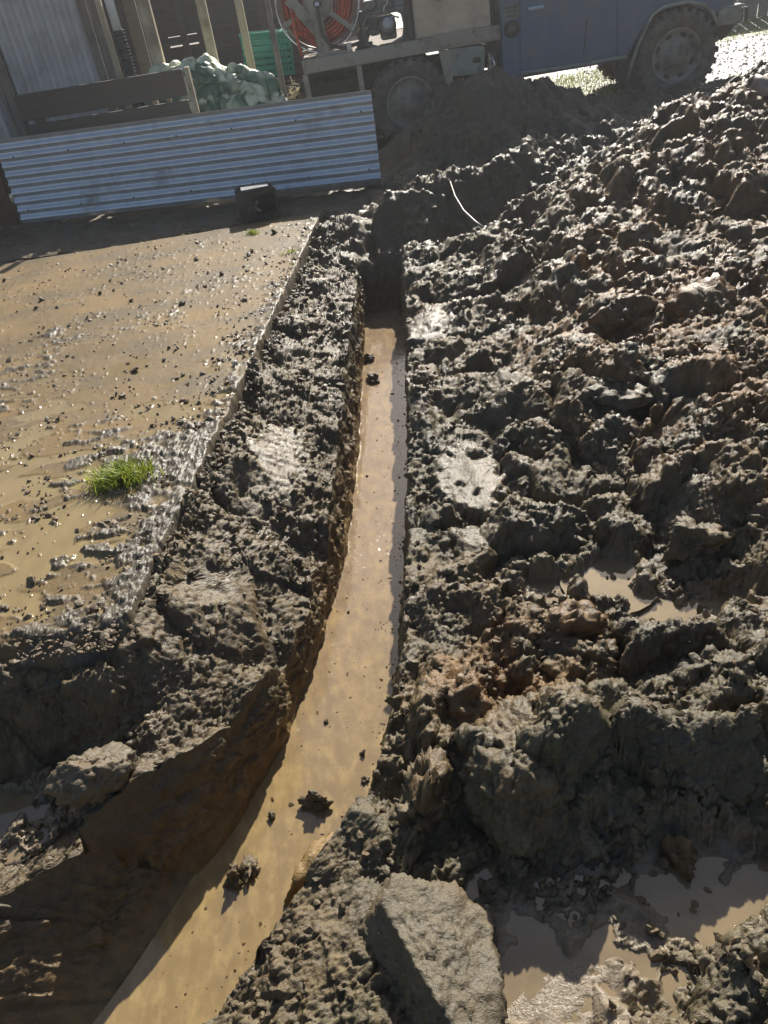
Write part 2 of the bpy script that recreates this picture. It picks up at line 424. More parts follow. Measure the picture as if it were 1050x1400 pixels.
def water_material():
    a = Mat('muddy_water'); co = a.coord()
    n1 = a.noise(co, 3.5, 4, .55, (2.2, .7, 1)); n2 = a.noise(co, 14, 4, .6, (1.5, .8, 1)); n3 = a.noise(co, 90, 4, .7)
    sp = a.n('ShaderNodeSeparateXYZ'); a.l(co, sp.inputs[0]); yy = a.math('ADD', sp.outputs[1], a.math('MULTIPLY', n1, 1.4))
    far = a.ramp(yy, 1.9, 3.2)
    c = a.mix(a.ramp(n1, .35, .68), (.26, .185, .082), (.20, .142, .066))
    c = a.mix(far, c, a.mix(a.ramp(n1, .35, .68), (.27, .200, .132), (.235, .172, .115)))  # paler, pinker far water: the sky's reflection is mixed into its colour
    c = a.mix(a.ramp(n2, .48, .72, 0, .75), c, (.36, .26, .12))
    c = a.mix(a.ramp(n2, .50, .30, 0, .5), c, (.17, .12, .06))
    c = a.mix(a.ramp(n3, .64, .76, 0, .6), c, (.13, .09, .045))
    n4 = a.noise(co, 7, 3)
    rg = a.fmix(a.ramp(n4, .45, .6), .02, .05)
    a.bump((n4, .0009), (a.noise(co, 22, 3, .6, (1, 2.2, 1)), .0005), (a.ramp(n3, .6, .8), .0008))
    return a.set(c, rg, spec=.9, ior=1.42)
M_water = water_material()
def puddle_material():
    a = Mat('puddle_water'); co = a.coord(); n = a.noise(co, 9, 4)
    c = a.mix(a.ramp(n, .35, .65), (.225, .172, .10), (.16, .122, .072))
    a.bump((a.noise(co, 14, 2), .0006))
    return a.set(c, .035, spec=.9, ior=1.42)
M_puddle = puddle_material()
def simple(name, c1, c2, scale=20, rough=(.4, .7), metal=0., bump=.0, spec=.5, dirt=None, dscale=3., stretch=None, damt=(.45, .7)):
    a = Mat(name); co = a.coord(True); n = a.noise(co, scale, 5, .6, stretch)
    c = a.mix(a.ramp(n, .3, .7), c1, c2); rg = a.fmix(a.ramp(n, .3, .7), *rough); mt = metal
    if dirt:
        d = a.ramp(a.noise(co, dscale, 6, .65), damt[0], damt[1])
        c = a.mix(d, c, dirt); rg = a.fmix(d, rg, .85)
        if metal: mt = a.fmix(d, metal, 0.)
    if bump: a.bump((n, bump))
    return a.set(c, rg, mt, spec)

# ------------------------------------------------------------------ ground sheet (one mesh, trench cut into it)
def rows_y():
    ys = [.28]; 
    while ys[-1] < 8.9: ys.append(ys[-1] + .00215 * (ys[-1] + .62))
    a = np.array(ys); s = a[-1]; st = a[-1] - a[-2]; far = []
    while s < 400: st *= 1.14; s += st; far.append(s)
    near = []; s = a[0]; st = a[1] - a[0]
    while s > -4: st *= 1.28; s -= st; near.append(s)
    return np.array(near[::-1] + list(a) + far)
Y = rows_y(); NR = len(Y)
tl, tr_, bl, br = xtL(Y), xtR(Y), xbL(Y), xbR(Y)
jag = sstep(1.35, 1.6, Y) * sstep(5.5, 5.2, Y)
tl = tl + (fbm(Y * 5, Y * 0 + 4, 340, 4) * .022 - .008) * jag; tr_ = tr_ + fbm(Y * 6, Y * 0 + 9, 341, 4) * .020 * jag; bl = bl + fbm(Y * 4, Y * 0 + 14, 342, 3) * .012 * jag
Ev = .88 + .31 * np.maximum(Y, 0) + tl                     # distance from trench lip to left frame edge
Ein = lerp(Ev, (tl - slab_edge(Y)) + .10, sstep(2.06, 2.20, Y) * sstep(6.6, 6.35, Y))
Ein = np.maximum(Ein, .15)
Wr = np.maximum(.72 + .60 * np.maximum(Y, 0) - tr_, .3)
def outw(e, n, X1):    # growing steps from e out to X1
    t = (np.arange(1, n + 1) / n)[None, :] ** 3
    return e[:, None] + (X1 - e[:, None]) * t
NL, NO, NW, NB, NRt = 205, 26, 72, 18, 448
SC = np.maximum(1, Y / 10)
lo = tl[:, None] - (Ein[:, None] + ((30 * SC)[:, None] - Ein[:, None]) * (np.arange(NO, 0, -1) / NO)[None, :] ** 3)
li = tl[:, None] - Ein[:, None] * np.linspace(1, 0, NL, endpoint=False)[None, :]
t_w = np.linspace(0, 1, NW, endpoint=False)
wl = tl[:, None] + (bl - tl)[:, None] * t_w[None, :]
bt = bl[:, None] + (br - bl)[:, None] * np.linspace(0, 1, NB, endpoint=False)[None, :]
wr = br[:, None] + (tr_ - br)[:, None] * t_w[None, :]
ri = tr_[:, None] + Wr[:, None] * np.linspace(0, 1, NRt)[None, :]
ro = tr_[:, None] + Wr[:, None] + ((30 * SC)[:, None] - Wr[:, None]) * (np.arange(1, NO + 1) / NO)[None, :] ** 3
X = np.concatenate([lo, li, wl, bt, wr, ri, ro], 1).astype(np.float32)
YY = np.repeat(Y[:, None], X.shape[1], 1).astype(np.float32)
NC = X.shape[1]
# wall parameter (0 on the flats, rising to 1 at the trench floor)
P = np.concatenate([np.zeros(NO + NL), t_w, np.ones(NB), 1 - t_w, np.zeros(NRt + NO)])[None, :].repeat(NR, 0).astype(np.float32)
Hh, PM, PK = terrain(X, YY)
iL, iR = NO + NL, NO + NL + NW + NB + NW
isl = np.zeros(NC, bool); isl[iL:iL + NW] = True
isr = np.zeros(NC, bool); isr[iR - NW:iR] = True
isb = np.zeros(NC, bool); isb[iL + NW:iL + NW + NB] = True
Z = Hh.copy()
topL = Hh[:, iL:iL + 1]; topR = Hh[:, iR:iR + 1]
zb = WZ - .045
prof = np.clip(P, 0, 1)
wwid = np.abs(bl - tl)[:, None]; zl = lerp(topL, zb, prof ** lerp(1., .74, sstep(.15, .5, wwid))); zr = lerp(topR, zb, prof ** .92)
mx = (isl | isb)[None, :]
Zt = np.where(isl[None, :], zl, np.where(isr[None, :], zr, np.where(isb[None, :], zb, Hh)))
wallwidth = np.where(isl[None, :], np.abs(bl - tl)[:, None], np.abs(br - tr_)[:, None])
en = np.maximum(np.sin(np.pi * np.clip(P, 0, 1)), 0) ** .6
# crumbs on the walls: pushed out sideways; on the sloping near bank also upwards
q = fbm(YY * 9, Zt * 14, 61, 4) * .020 + (clods(YY, Zt * 1.3, .06, 62) - .4) * .016 + (clods(YY, Zt, .022, 63) - .4) * .007 + fbm(YY * 70, Zt * 22, 64, 3) * .003
q = q * en * lerp(1., .35, sstep(.45, 1., P))
slope = sstep(.15, .45, wallwidth)                       # 1 where the bank is a slope instead of a cut wall
nearslope = (fbm(X * 4, YY * 4, 71, 3) * .022 + (clods(X + .4 * Zt, YY + .8 * Zt, .10, 72) - .4) * .022 * (1 - P)) * en
kend = 1 - sstep(5.36, 5.60, YY + .05 * perlin(X * 9, YY * 0, 88))
inw = (isl | isr | isb)[None, :]
Zt = np.where(inw, Zt + np.where(isl[None, :], nearslope * slope, 0), Zt)
Z = np.where(inw, lerp(Hh, Zt, kend), Hh)
Xd = X + np.where(isl[None, :], q * (1 - slope * .7), 0) * kend - np.where(isr[None, :], q * .8, 0) * kend
# crumbs pushed out along the surface normal
Z0 = Z.copy()
cs = relief_small(X, YY, Z0) * (1 - .85 * PK)
dZx = np.gradient(Z0, axis=1) / np.maximum(np.gradient(X, axis=1), 1e-4)
dZy = np.gradient(Z0, axis=0) / np.maximum(np.gradient(YY, axis=0), 1e-4)
dZx = np.clip(dZx, -2.5, 2.5); dZy = np.clip(dZy, -2.5, 2.5); nl = 1 / np.sqrt(1 + dZx ** 2 + dZy ** 2)
act = np.where(inw, np.where(isl[None, :], lerp(.45, .95, slope) * sstep(1.0, .45, P), .3 * sstep(.9, .4, P)) * en * kend + sstep(5.30, 5.40, YY) * 1., 1.) * sstep(.2, .35, YY) 
hid = sstep(0.05, .0, X - slab_edge(YY)[...]) * sstep(2.15, 2.2, YY) * sstep(6.3, 6.2, YY)
act = act * (1 - hid)
Xd = Xd - dZx * nl * cs * act; Yd = YY - dZy * nl * cs * act; Z = Z + nl * cs * act
# colour masks
side = X - (tl + tr_)[:, None] / 2
bn = fbm(X * 1.3 + 3, YY * 1.3, 101, 4); bn2 = fbm(X * 5, YY * 5, 105, 4)
def blob(cx, cy, sx, sy): return np.exp(-.5 * (((X - cx) / sx) ** 2 + ((YY - cy) / sy) ** 2))
brown = np.clip(blob(1.25, 3.1, .35, .8) * 1.3 + blob(2.4, 4.7, .6, .45) * 1.6 + blob(1.9, 3.6, .45, .45) * 1.4 + blob(1.35, 2.5, .25, .3) * .6 + blob(.15, 1.45, .14, .12) * .9 + blob(.30, 1.38, .16, .12) * .8 + blob(1.7, 2.3, .3, .3) * .5, 0, 1)
brown = np.clip(brown * .85 * sstep(-.40, .4, bn2 + .15) + .25 * sstep(.1, .7, bn) * (side > 0) + .22 * (side < 0), 0, 1)
wallz = sstep(-.18, -.42, Z)
brown = np.where(inw, np.clip(.08 + .38 * wallz + bn2 * .30, 0, 1) * kend + brown * (1 - kend), brown)
ochre = np.where(inw, sstep(-.36, -.49, Z + bn2 * .06) * .6 * sstep(5.35, 5.2, YY), 0) + blob(-.29, 1.27, .10, .10) * .9 * inw
ochre = np.clip(ochre + .30 * blob(-.02, 1.28, .08, .1), 0, 1)
rm = rough_mask(X, YY)
silt = np.clip(PM * .75 + (1 - rm) * .35 * (YY < 5) + .22 * sstep(.2, .7, fbm(X * 2.5, YY * 2.5, 111, 3)) * (side < 0), 0, 1)
silt = np.where(inw & (kend > .01), 0, silt)
wet = np.clip(.04 + .9 * (1 - rm) * (YY < 6) + PM + .45 * sstep(0., .8, fbm(X * 3, YY * 3, 121, 3)), 0, 1)
wet = np.where(inw & (kend > .01), .25, wet)
V = np.stack([Xd, Yd, Z], -1).reshape(-1, 3)
gq = grid_quads(NR, NC)
g_ = mesh_np('muddy_ground', V, gq, M_mud, dict(brown=brown.ravel(), ochre=ochre.ravel(), silt=silt.ravel(), wet=wet.ravel()))
tag(g_, kind='structure')

# ------------------------------------------------------------------ concrete slab under a film of silt
ys = [1.74]
while ys[-1] < 6.40: ys.append(ys[-1] + .0033 * (ys[-1] * .9 + .3))
ys = np.array(ys)
xe = slab_edge(ys) + fbm(ys * 7, ys * 0 + 2, 260, 2) * .010 * sstep(1.5, 4.5, 8 - ys); Ws = np.maximum(.80 + .34 * ys + xe, .3)
NI = 300
si = xe[:, None] - Ws[:, None] * np.linspace(0, 1, NI)[None, :]
so_ = si[:, -1:] - (6 - Ws[:, None]) * ((np.arange(1, 13) / 12) ** 2)[None, :]
edge_x = xe[:, None] + np.array([.006, .012, .014])[None, ::-1] * 1.0
SX = np.concatenate([edge_x, si, so_], 1).astype(np.float32); SY = np.repeat(ys[:, None], SX.shape[1], 1).astype(np.float32)
dE = xe[:, None] - SX
big = fbm(SX * 2.3, SY * 2.3, 201, 4); st = fbm(SX * 9, SY * 17, 205, 4)
mm = st * .55 + big * .35
# where thick mud has been dropped: along the edge, round the tuft and over the near end
thick = np.exp(-(dE / .10) ** 2) * .50 + .60 * sstep(2.05, 1.8, SY + big * .15) + .75 * np.exp(-(((SX + 1.00) / .42) ** 2 + ((SY - 2.93) / .26) ** 2)) \
    + .5 * np.exp(-(((SX + .95) / .25) ** 2 + ((SY - 2.35) / .22) ** 2)) + .45 * np.exp(-(((SX + 1.75) / .22) ** 2 + ((SY - 4.3) / .6) ** 2)) + .22 * np.exp(-(dE / .35) ** 2) * sstep(3.3, 2.6, SY)
mudm = sstep(.42, .66, mm + thick)
lump = (clods(SX, SY, .05, 211, 1.1, .3)) * .024 + clods(SX, SY, .021, 212) * .012 + clods(SX, SY, .010, 213) * .006
SZ = mudm * (.002 + lump * (.24 + .32 * np.clip(thick, 0, 1))) + fbm(SX * 1.5, SY * 1.5, 221, 3) * .004 + fbm(SX * 30, SY * 30, 222, 3) * .0007
small = sstep(.60, .85, fbm(SX * 28, SY * 28, 231, 2) + .25 * big); SZ = SZ + small * .007 * (.5 + clods(SX, SY, .012, 232))
mudm2 = np.clip(mudm + small * .7, 0, 1)
pud = sstep(.12, .34, fbm(SX * 2.8 + 5, SY * 5.5, 241, 3) + .50 * np.exp(-(((SX + 1.25) / .35) ** 2 + ((SY - 2.6) / .38) ** 2)) - .15 * sstep(3.2, 4.5, SY)) * (1 - mudm2) * sstep(4.6, 3.2, SY)
SZ = lerp(SZ, -.001, pud)
SZ = SZ + .004 * np.exp(-(dE / .05) ** 2)
SZ[:, 0] = -.22; SZ[:, 1] = -.05; SZ[:, 2] -= .006
hm = clods(SX, SY, .03, 251) * .02
SZ = SZ - sstep(1.88, 1.76, SY) * .12
mud_attr = np.clip(mudm2, 0, 1); mud_attr[:, :3] = .8
slab = mesh_np('concrete_slab', np.stack([SX, SY, SZ], -1).reshape(-1, 3), grid_quads(len(ys), SX.shape[1])[:, ::-1], M_slab, dict(mud=mud_attr.ravel(), puddle=pud.ravel()))
tag(slab, kind='structure')

# ------------------------------------------------------------------ water
yw = np.arange(-3, 5.75, .05)
WV = np.concatenate([np.stack([xbL(yw) - .06, yw, yw * 0 + WZ], -1), np.stack([xbR(yw) + .06, yw, yw * 0 + WZ], -1)])
nW = len(yw); WQ = np.array([[i, i + nW, i + nW + 1, i + 1] for i in range(nW - 1)])
tag(mesh_np('trench_water', WV, WQ, M_water), kind='structure')
for k, (px, py, rx, ry, lv) in enumerate([p for p in PUDDLES if p[4] != -.078] + [(.42, .70, .62 / 1.75, .36 / 1.75, -.078)]):
    b = bmesh.new(); vs = [b.verts.new((px + rx * 1.75 * math.cos(t * .2618), py + ry * 1.75 * math.sin(t * .2618), lv)) for t in range(24)]
    b.faces.new(vs); me = bpy.data.meshes.new('puddle'); b.to_mesh(me); b.free(); me.materials.append(M_puddle)
    tag(link(bpy.data.objects.new('puddle', me)), kind='structure')

# ------------------------------------------------------------------ loose clods and crumbs
def ico(sub):
    b = bmesh.new(); bmesh.ops.create_icosphere(b, subdivisions=sub, radius=1)
    b.verts.ensure_lookup_table()
    v = np.array([x.co[:] for x in b.verts], np.float32); f = np.array([[x.index for x in p.verts] for p in b.faces], np.int32); b.free(); return v, f
ICO1, ICO2 = ico(1), ico(2)
def lump_variants(base, n, seed, amp=.35):
    out = []
    r_ = np.random.default_rng(seed)
    for i in range(n):
        v = base[0].copy()
        d = r_.normal(size=(7, 3)); d /= np.linalg.norm(d, axis=1, keepdims=True); c = r_.uniform(.45, .95, 7)
        rad = np.ones(len(v))
        for k in range(7):                       # slice with random planes: angular faces
            dp = v @ d[k]; rad = np.minimum(rad, np.where(dp > c[k] * .8, c[k] / np.maximum(dp, .05), 1))
        rad = rad * (1 + r_.normal(size=len(v)) * .07 * amp / .35)
        out.append(v * rad[:, None])
    return out
LV1, LV2 = lump_variants(ICO1, 24, 1), lump_variants(ICO2, 24, 2)
def scatter(name, pos, size, mat, hi=False, flat=.65, attrs=None, kind='stuff', seed=3, smooth=False):
    vs = LV2 if hi else LV1; fc = (ICO2 if hi else ICO1)[1]
    r_ = np.random.default_rng(seed); n = len(pos); nv = len(vs[0])
    V = np.empty((n, nv, 3), np.float32)
    ang = r_.uniform(0, 6.28, n); til = r_.normal(size=(n, 2)) * .35; st_ = r_.uniform(.7, 1.35, (n, 2))
    for i in range(n):
        v = vs[i % len(vs)] * np.array([st_[i, 0], st_[i, 1], flat]) * size[i]
        c, s = math.cos(ang[i]), math.sin(ang[i])
        x = v[:, 0] * c - v[:, 1] * s; y = v[:, 0] * s + v[:, 1] * c
        V[i, :, 0] = x + pos[i][0]; V[i, :, 1] = y + pos[i][1]; V[i, :, 2] = v[:, 2] + til[i, 0] * x + til[i, 1] * y + pos[i][2]
    Fc = (fc[None] + (np.arange(n) * nv)[:, None, None]).reshape(-1, 3)
    at = {k: np.repeat(a, nv) for k, a in (attrs or {}).items()}
    o = mesh_np(name, V.reshape(-1, 3), Fc, mat, at, smooth)
    if kind: tag(o, kind=kind)
    return o
def terr_z(x, y): return terrain(np.asarray(x, np.float32), np.asarray(y, np.float32))
def sample_zone(n, side, seed):
    r_ = np.random.default_rng(seed)
    y = .35 + 7.3 * r_.uniform(0, 1, n) ** 1.6
    if side > 0: x = xtR(y) + .01 + r_.uniform(0, 1, n) * (.45 + .55 * y - xtR(y))
    else: x = xtL(y) - .02 - r_.uniform(0, 1, n) * np.where((y > 1.8) & (y < 6.3), np.maximum(xtL(y) - slab_edge(y) - .04, .05), 1.1)
    return x, y
for side_, n_, sd_ in ((1, 4300, 5), (-1, 2000, 6)):
    x, y = sample_zone(n_, side_, sd_)
    cl = fbm(x * 3.5, y * 3.5, 301, 3); keep = (cl > -.35) & (rough_mask(x, y) > .6); x, y = x[keep], y[keep]
    z = terr_z(x, y)[0] + relief_small(x.astype(np.float32), y.astype(np.float32), x * 0)
    s_ = np.exp(rng.normal(-4.75, .55, len(x))) * (1 + .06 * y); s_ = np.clip(s_, .003, .011 + .003 * y)
    bn_ = np.clip(np.exp(-.5 * (((x - 1.4) / .45) ** 2 + ((y - 3.2) / .8) ** 2)) + np.exp(-.5 * (((x - 2.3) / .6) ** 2 + ((y - 4.7) / .5) ** 2)) + rng.uniform(0, .35, len(x)), 0, 1)
    scatter('loose_mud_crumbs', np.stack([x, y, z + s_ * .15], -1), s_, M_mud, False, .75,
            dict(brown=bn_, ochre=x * 0, silt=rng.uniform(0, .15, len(x)), wet=rng.uniform(0, .5, len(x))), seed=sd_)

# crumbs strewn over the slab
n_ = 8000; r_ = np.random.default_rng(15)
y = 1.75 + 4.5 * r_.uniform(0, 1, n_) ** 1.25; x = slab_edge(y) - r_.uniform(0, 1, n_) ** 1.4 * (.9 + .34 * y + slab_edge(y))
cl = fbm(x * 4, y * 6, 401, 3) + .5 * np.exp(-((slab_edge(y) - x) / .2) ** 2); keep = cl > r_.uniform(-.1, .8, n_); x, y = x[keep], y[keep]
s_ = np.clip(np.exp(r_.normal(-5.25, .5, len(x))), .0022, .022) * (1 + .05 * y)
scatter('slab_mud_crumbs', np.stack([x, y, s_ * .3], -1), s_, M_mud, False, .6, dict(brown=r_.uniform(0, .7, len(x)), ochre=x * 0, silt=r_.uniform(0, .5, len(x)), wet=r_.uniform(0, .7, len(x))), seed=16)
# clods heaped against the slab's edge
n_ = 900; y = r_.uniform(1.95, 6.0, n_); x = slab_edge(y) + .01 + np.abs(r_.normal(0, .035, n_)); s_ = np.clip(np.exp(r_.normal(-4.6, .45, n_)), .005, .022)
scatter('slab_edge_crumbs', np.stack([x, y, terr_z(x, y)[0] + s_ * .4], -1), s_, M_mud, False, .8, dict(brown=r_.uniform(0, .3, n_), ochre=x * 0, silt=r_.uniform(0, .2, n_), wet=r_.uniform(0, .5, n_)), seed=19)
# crumbs floating and stuck in the trench
n_ = 420; y = .8 + 4.4 * r_.uniform(0, 1, n_) ** 1.2; t = np.where(r_.uniform(0, 1, n_) < .5, r_.uniform(0, 1, n_), 1 - r_.uniform(0, 1, n_) ** 2 * .4)
x = xbL(y) + .01 + t * (xbR(y) - xbL(y) - .02); s_ = np.clip(np.exp(r_.normal(-5.6, .45, n_)), .002, .011)
scatter('floating_mud_crumbs', np.stack([x, y, WZ + s_ * .1], -1), s_, M_mud, False, .5, dict(brown=r_.uniform(.3, 1, n_), ochre=r_.uniform(0, .5, n_), silt=x * 0, wet=x * 0 + .3), seed=17)

# ------------------------------------------------------------------ big blocks of clay and earth
def block(loc, dims, seed, label, rot=0., sub=4, brown=.1, planes=9, rough=1., wet=.2, silt=0., name='mud_block', group=None, cat='mud block', cut=(.5, .95), faces=(), ochre=0.):
    b = bmesh.new(); bmesh.ops.create_icosphere(b, subdivisions=sub, radius=1)
    v = np.array([x.co[:] for x in b.verts]); f = np.array([[x.index for x in p.verts] for p in b.faces], np.int32); b.free()
    r_ = np.random.default_rng(seed); d = r_.normal(size=(planes, 3)); d /= np.linalg.norm(d, axis=1, keepdims=True); c = r_.uniform(cut[0], cut[1], planes)
    if faces: d = np.array([f_[:3] for f_ in faces], float); d /= np.linalg.norm(d, axis=1, keepdims=True); c = np.array([f_[3] for f_ in faces]); planes = len(faces)
    rad = np.full(len(v), 1.25)
    for k in range(planes):
        dp = v @ d[k]; rad = np.minimum(rad, np.where(dp > .05, c[k] / np.maximum(dp, .05), 9))
    rad = np.minimum(rad, 1.25); v = v * rad[:, None] * np.array(dims)
    nrm = v / np.linalg.norm(v, axis=1, keepdims=True)
    a, bb = v[:, 0] + v[:, 2] * .8 + seed * .37, v[:, 1] - v[:, 2] * .7
    fs = min(1., max(dims) / .10) ** .8; q3 = (v[:, 0] / fs + seed, v[:, 1] / fs, v[:, 2] / fs)
    dsp = fbm(a * 6, bb * 6, seed, 2) * .014 + (clods3(*q3, .095, seed + 1, 2.0, .6) - .4) * .022 * rough + (clods3(*q3, .045, seed + 2, 1.8, .45) - .4) * .021 * rough + (clods3(*q3, .021, seed + 3, 1.6, .45) - .4) * .014 * rough + (clods3(*q3, .010, seed + 4, 1.4, .5) - .4) * .007
    dsp = dsp * fs
    v = v + nrm * dsp[:, None]
    br = np.clip(brown + fbm(a * 6, bb * 6, seed + 9, 2) * .35, 0, 1)
    o = mesh_np(name, v, f, M_mud, dict(brown=br, ochre=br * 0 + ochre, silt=br * 0 + silt, wet=br * 0 + wet))
    o.location = loc; o.rotation_euler = (0, 0, rot)
    return tag(o, label, cat, group)
def zt(x, y): return float(terr_z(np.array([x]), np.array([y]))[0][0])
g = ground
block((-.075, .73, -.12), (.20, .25, .24), 31, 'large pale grey clay block with a smooth dark left side at the bottom edge', .0, 6, .0, 7, .38, .05, .15, faces=((.30, .12, 1, .60), (-.72, -.42, .52, .42), (1, -.1, .1, .80), (-.1, -1, .1, .95), (.15, 1, .25, .72), (-.7, .8, .3, .70), (.7, .6, .4, .85), (0, 0, -1, .9)))
block((-.015, 1.06, -.06), (.065, .13, .13), 32, 'olive and brown clay block leaning over the trench lip above the big pale block', -.55, 5, .22, 7, 1.5, cut=(.6, .95))
block((.25, 1.08, -.02), (.13, .16, .17), 33, 'massive dark crumbly lump of earth right of the deep shaded hollow', .1, 6, .12, 12, .75, cut=(.65, .95))
block((-.37, .86, -.30), (.11, .11, .10), 34, 'broad crumbly grey lump slumped into the trench left of the big pale block', .5, 5, .15, 9, 1.2, .1, .15)
block((.12, 1.34, -.02), (.12, .09, .08), 35, 'reddish brown crumbly clod at the trench side above the shaded hollow', .3, 5, .75, 8, 1.1)
block((.64, 1.03, .01), (.16, .08, .08), 36, 'wide grey ridge of earth along the back of the large puddle', .1, 5, .05, 12, .8)
block((.52, .87, -.05), (.035, .045, .05), 37, 'small upright brown clod standing in the back of the large puddle', .1, 4, .5, 8, .8)
block((.93, 1.78, .03), (.12, .10, .07), 38, 'flat layered dark clod behind the right-hand small puddles', .15, 5, .1, 8, .8)
block((1.18, 1.72, .06), (.16, .17, .12), 39, 'big dark earth lump at the right edge beside the glinting puddle', .4, 5, .2, 8, 1.)
block((.98, 2.62, .08), (.19, .12, .09), 40, 'long dark clod half way up the spoil heap facing away from the sun', -.2, 5, .1, 8, 1.)
block((1.55, 3.05, .16), (.20, .16, .12), 41, 'rusty brown clod high on the right of the spoil heap', .4, 5, .8, 8, 1.)
block((1.18, 3.25, .12), (.17, .12, .10), 42, 'rusty brown and grey clod in the middle of the spoil heap', 0, 5, .7, 8, 1.)
block((.62, 2.85, .03), (.12, .10, .07), 43, 'rounded grey clod just beyond the shining smooth patch', .2, 5, .05, 8, 1.)
block((2.18, 5.15, .46), (.07, .07, .16), 44, 'upright brown stump of clay on top of the spoil heap', 0, 4, .6, 8, .5)
block((1.98, 5.0, .42), (.15, .10, .10), 45, 'pale brown clod left of the upright stump on the spoil heap crest', 0, 5, .5, 8, 1.)
block((.43, 1.52, .0), (.10, .07, .06), 46, 'brown crumbly clod between the trench and the small puddles', .2, 5, .6, 8, 1.1)
block((-.92, 1.40, -.12), (.10, .07, .07), 47, 'pale grey clay slab jutting out at the end of the left bank', .3, 5, 0, 8, .8, .1, .3)
block((.62, .70, -.075), (.09, .05, .03), 48, 'low wet grey lump lying across the large puddle', .3, 5, 0, 9, 1.1, .7)
block((.55, .60, -.085), (.13, .04, .03), 49, 'long wet strip of mud below the large puddle', .25, 5, 0, 9, 1.1, .7)
for k, (px, py, d, lb) in enumerate([(435, 1103, (.042, .018, .044), 'dark fin-shaped clod sticking up from the muddy water'), (322, 1203, (.036, .030, .036), 'dark round clod in the water against the shaded left bank'),
        (345, 1188, (.040, .018, .018), 'low crumbly clod just right of the round one by the left bank'), (445, 987, (.008, .008, .007), 'tiny dark clod alone in the middle of the trench water'),
        (497, 1030, (.009, .009, .011), 'small grey clod near the right side of the trench water'), (500, 1067, (.011, .010, .010), 'small brown clod close under the right trench wall'),
        (372, 1117, (.011, .009, .012), 'small dark clod nearest the left bank above the fin-shaped clod'), (474, 1143, (.015, .013, .015), 'dark clod on the ochre ledge at the right of the water'),
        (513, 521, (.040, .030, .026), 'dark wet clump of mud in the far part of the trench'), (506, 492, (.035, .03, .025), 'smallest clump of mud at the far end of the trench water')]):
    p = g(px, py, WZ); block((p.x, p.y, WZ + d[2] * .45), d, 60 + k, lb, k * .7, 4, .25, 7, 1.5, name='mud_clod', cat='mud clod')
_p = ground(428, 1200, -.48)
block((_p.x - .015, _p.y + .01, -.482), (.12, .055, .050), 51, 'low ledge of orange yellow clay at the right side of the water', .75, 4, .3, 9, .7, .1, ochre=1.)
# two light stones on the far heap, a dark stone on the slab edge
M_stone = simple('stone', (.42, .40, .36), (.55, .53, .49), 30, (.25, .5), bump=.002)
def stone(loc, r, seed, label):
    o = scatter('stone', [(0, 0, 0)], [r], M_stone, True, .7, kind=None, seed=seed, smooth=True); o.location = loc; return tag(o, label, 'stone')
p = g(742, 246, .17); stone((p.x, p.y, zt(p.x, p.y) + .02), .045, 5, 'white wet stone on the far ridge of mud')
p = g(868, 128, .10); stone((p.x, p.y, zt(p.x, p.y) + .05), .075, 6, 'pale grey stone in the mud in front of the front wheel')
p = g(322, 499, 0); stone((p.x, p.y, .012), .020, 7, 'small dark rounded stone sitting on the edge of the slab')

# ------------------------------------------------------------------ grass
def grass_mat(nm, c1, c2):
    a = Mat(nm); n = a.noise(a.coord(), 30, 2); a.b.inputs['Transmission Weight'].default_value = 0
    a.b.inputs['Subsurface Weight'].default_value = 0.0
    tr = a.n('ShaderNodeBsdfTranslucent'); mx_ = a.n('ShaderNodeMixShader'); mx_.inputs[0].default_value = .45
    c = a.mix(a.ramp(n, .3, .7), c1, c2); a.l(c, tr.inputs[0]); out = a.t.nodes['Material Output']
    a.l(a.b.outputs[0], mx_.inputs[1]); a.l(tr.outputs[0], mx_.inputs[2]); a.l(mx_.outputs[0], out.inputs[0])
    return a.set(c, .5)
M_grass = grass_mat('fresh_grass', (.16, .25, .02), (.42, .44, .06))
M_grass2 = grass_mat('yard_grass', (.14, .19, .02), (.30, .32, .04))
def blades(name, pts, h, mat, wd=.0022, lean=.5, seed=1):
    r_ = np.random.default_rng(seed); n = len(pts); V = np.empty((n, 7, 3)); 
    for i, p in enumerate(pts):
        a = r_.uniform(0, 6.28); hh = h * r_.uniform(.45, 1.1); l = lean * r_.uniform(.2, 1.2) * hh; d = np.array([math.cos(a), math.sin(a), 0]); sd_ = np.array([-d[1], d[0], 0]) * wd
        for k, t in enumerate((0, .4, .75)):
            c = np.array(p) + d * l * t * t + np.array([0, 0, hh * t * (1 - .15 * t)]); V[i, 2 * k] = c - sd_ * (1 - t * .5); V[i, 2 * k + 1] = c + sd_ * (1 - t * .5)
        V[i, 6] = np.array(p) + d * l * 1.15 + np.array([0, 0, hh * .85])
    F0 = np.array([[0, 1, 3, 2], [2, 3, 5, 4], [4, 5, 6, 6]])
    b_ = (np.arange(n) * 7)[:, None, None]; Q = (F0[None] + b_).reshape(-1, 4)
    tri = np.concatenate([Q[:, [0, 1, 2]], Q[:, [0, 2, 3]]]); tri = tri[(tri[:, 1] != tri[:, 2])]
    return mesh_np(name, V.reshape(-1, 3), tri, mat)
def tuft(px, py, r, h, n, label, seed, z=0.):
    p = g(px, py, z); r_ = np.random.default_rng(seed)
    pts = [(r_.normal() * r * .5, r_.normal() * r * .33, 0) for _ in range(n)]
    o = blades('grass_tuft', pts, h, M_grass, .0019 + h * .012, .8, seed); o.location = (p.x, p.y, z)
    return tag(o, label, 'grass tuft')
tuft(168, 656, .115, .085, 640, 'bright green grass tuft growing through mud on the slab', 2)
tuft(398, 347, .06, .035, 90, 'tiny grass tuft close to the far corner of the slab', 3)
tuft(345, 320, .05, .04, 90, 'tiny grass tuft in front of the black plastic container', 4)

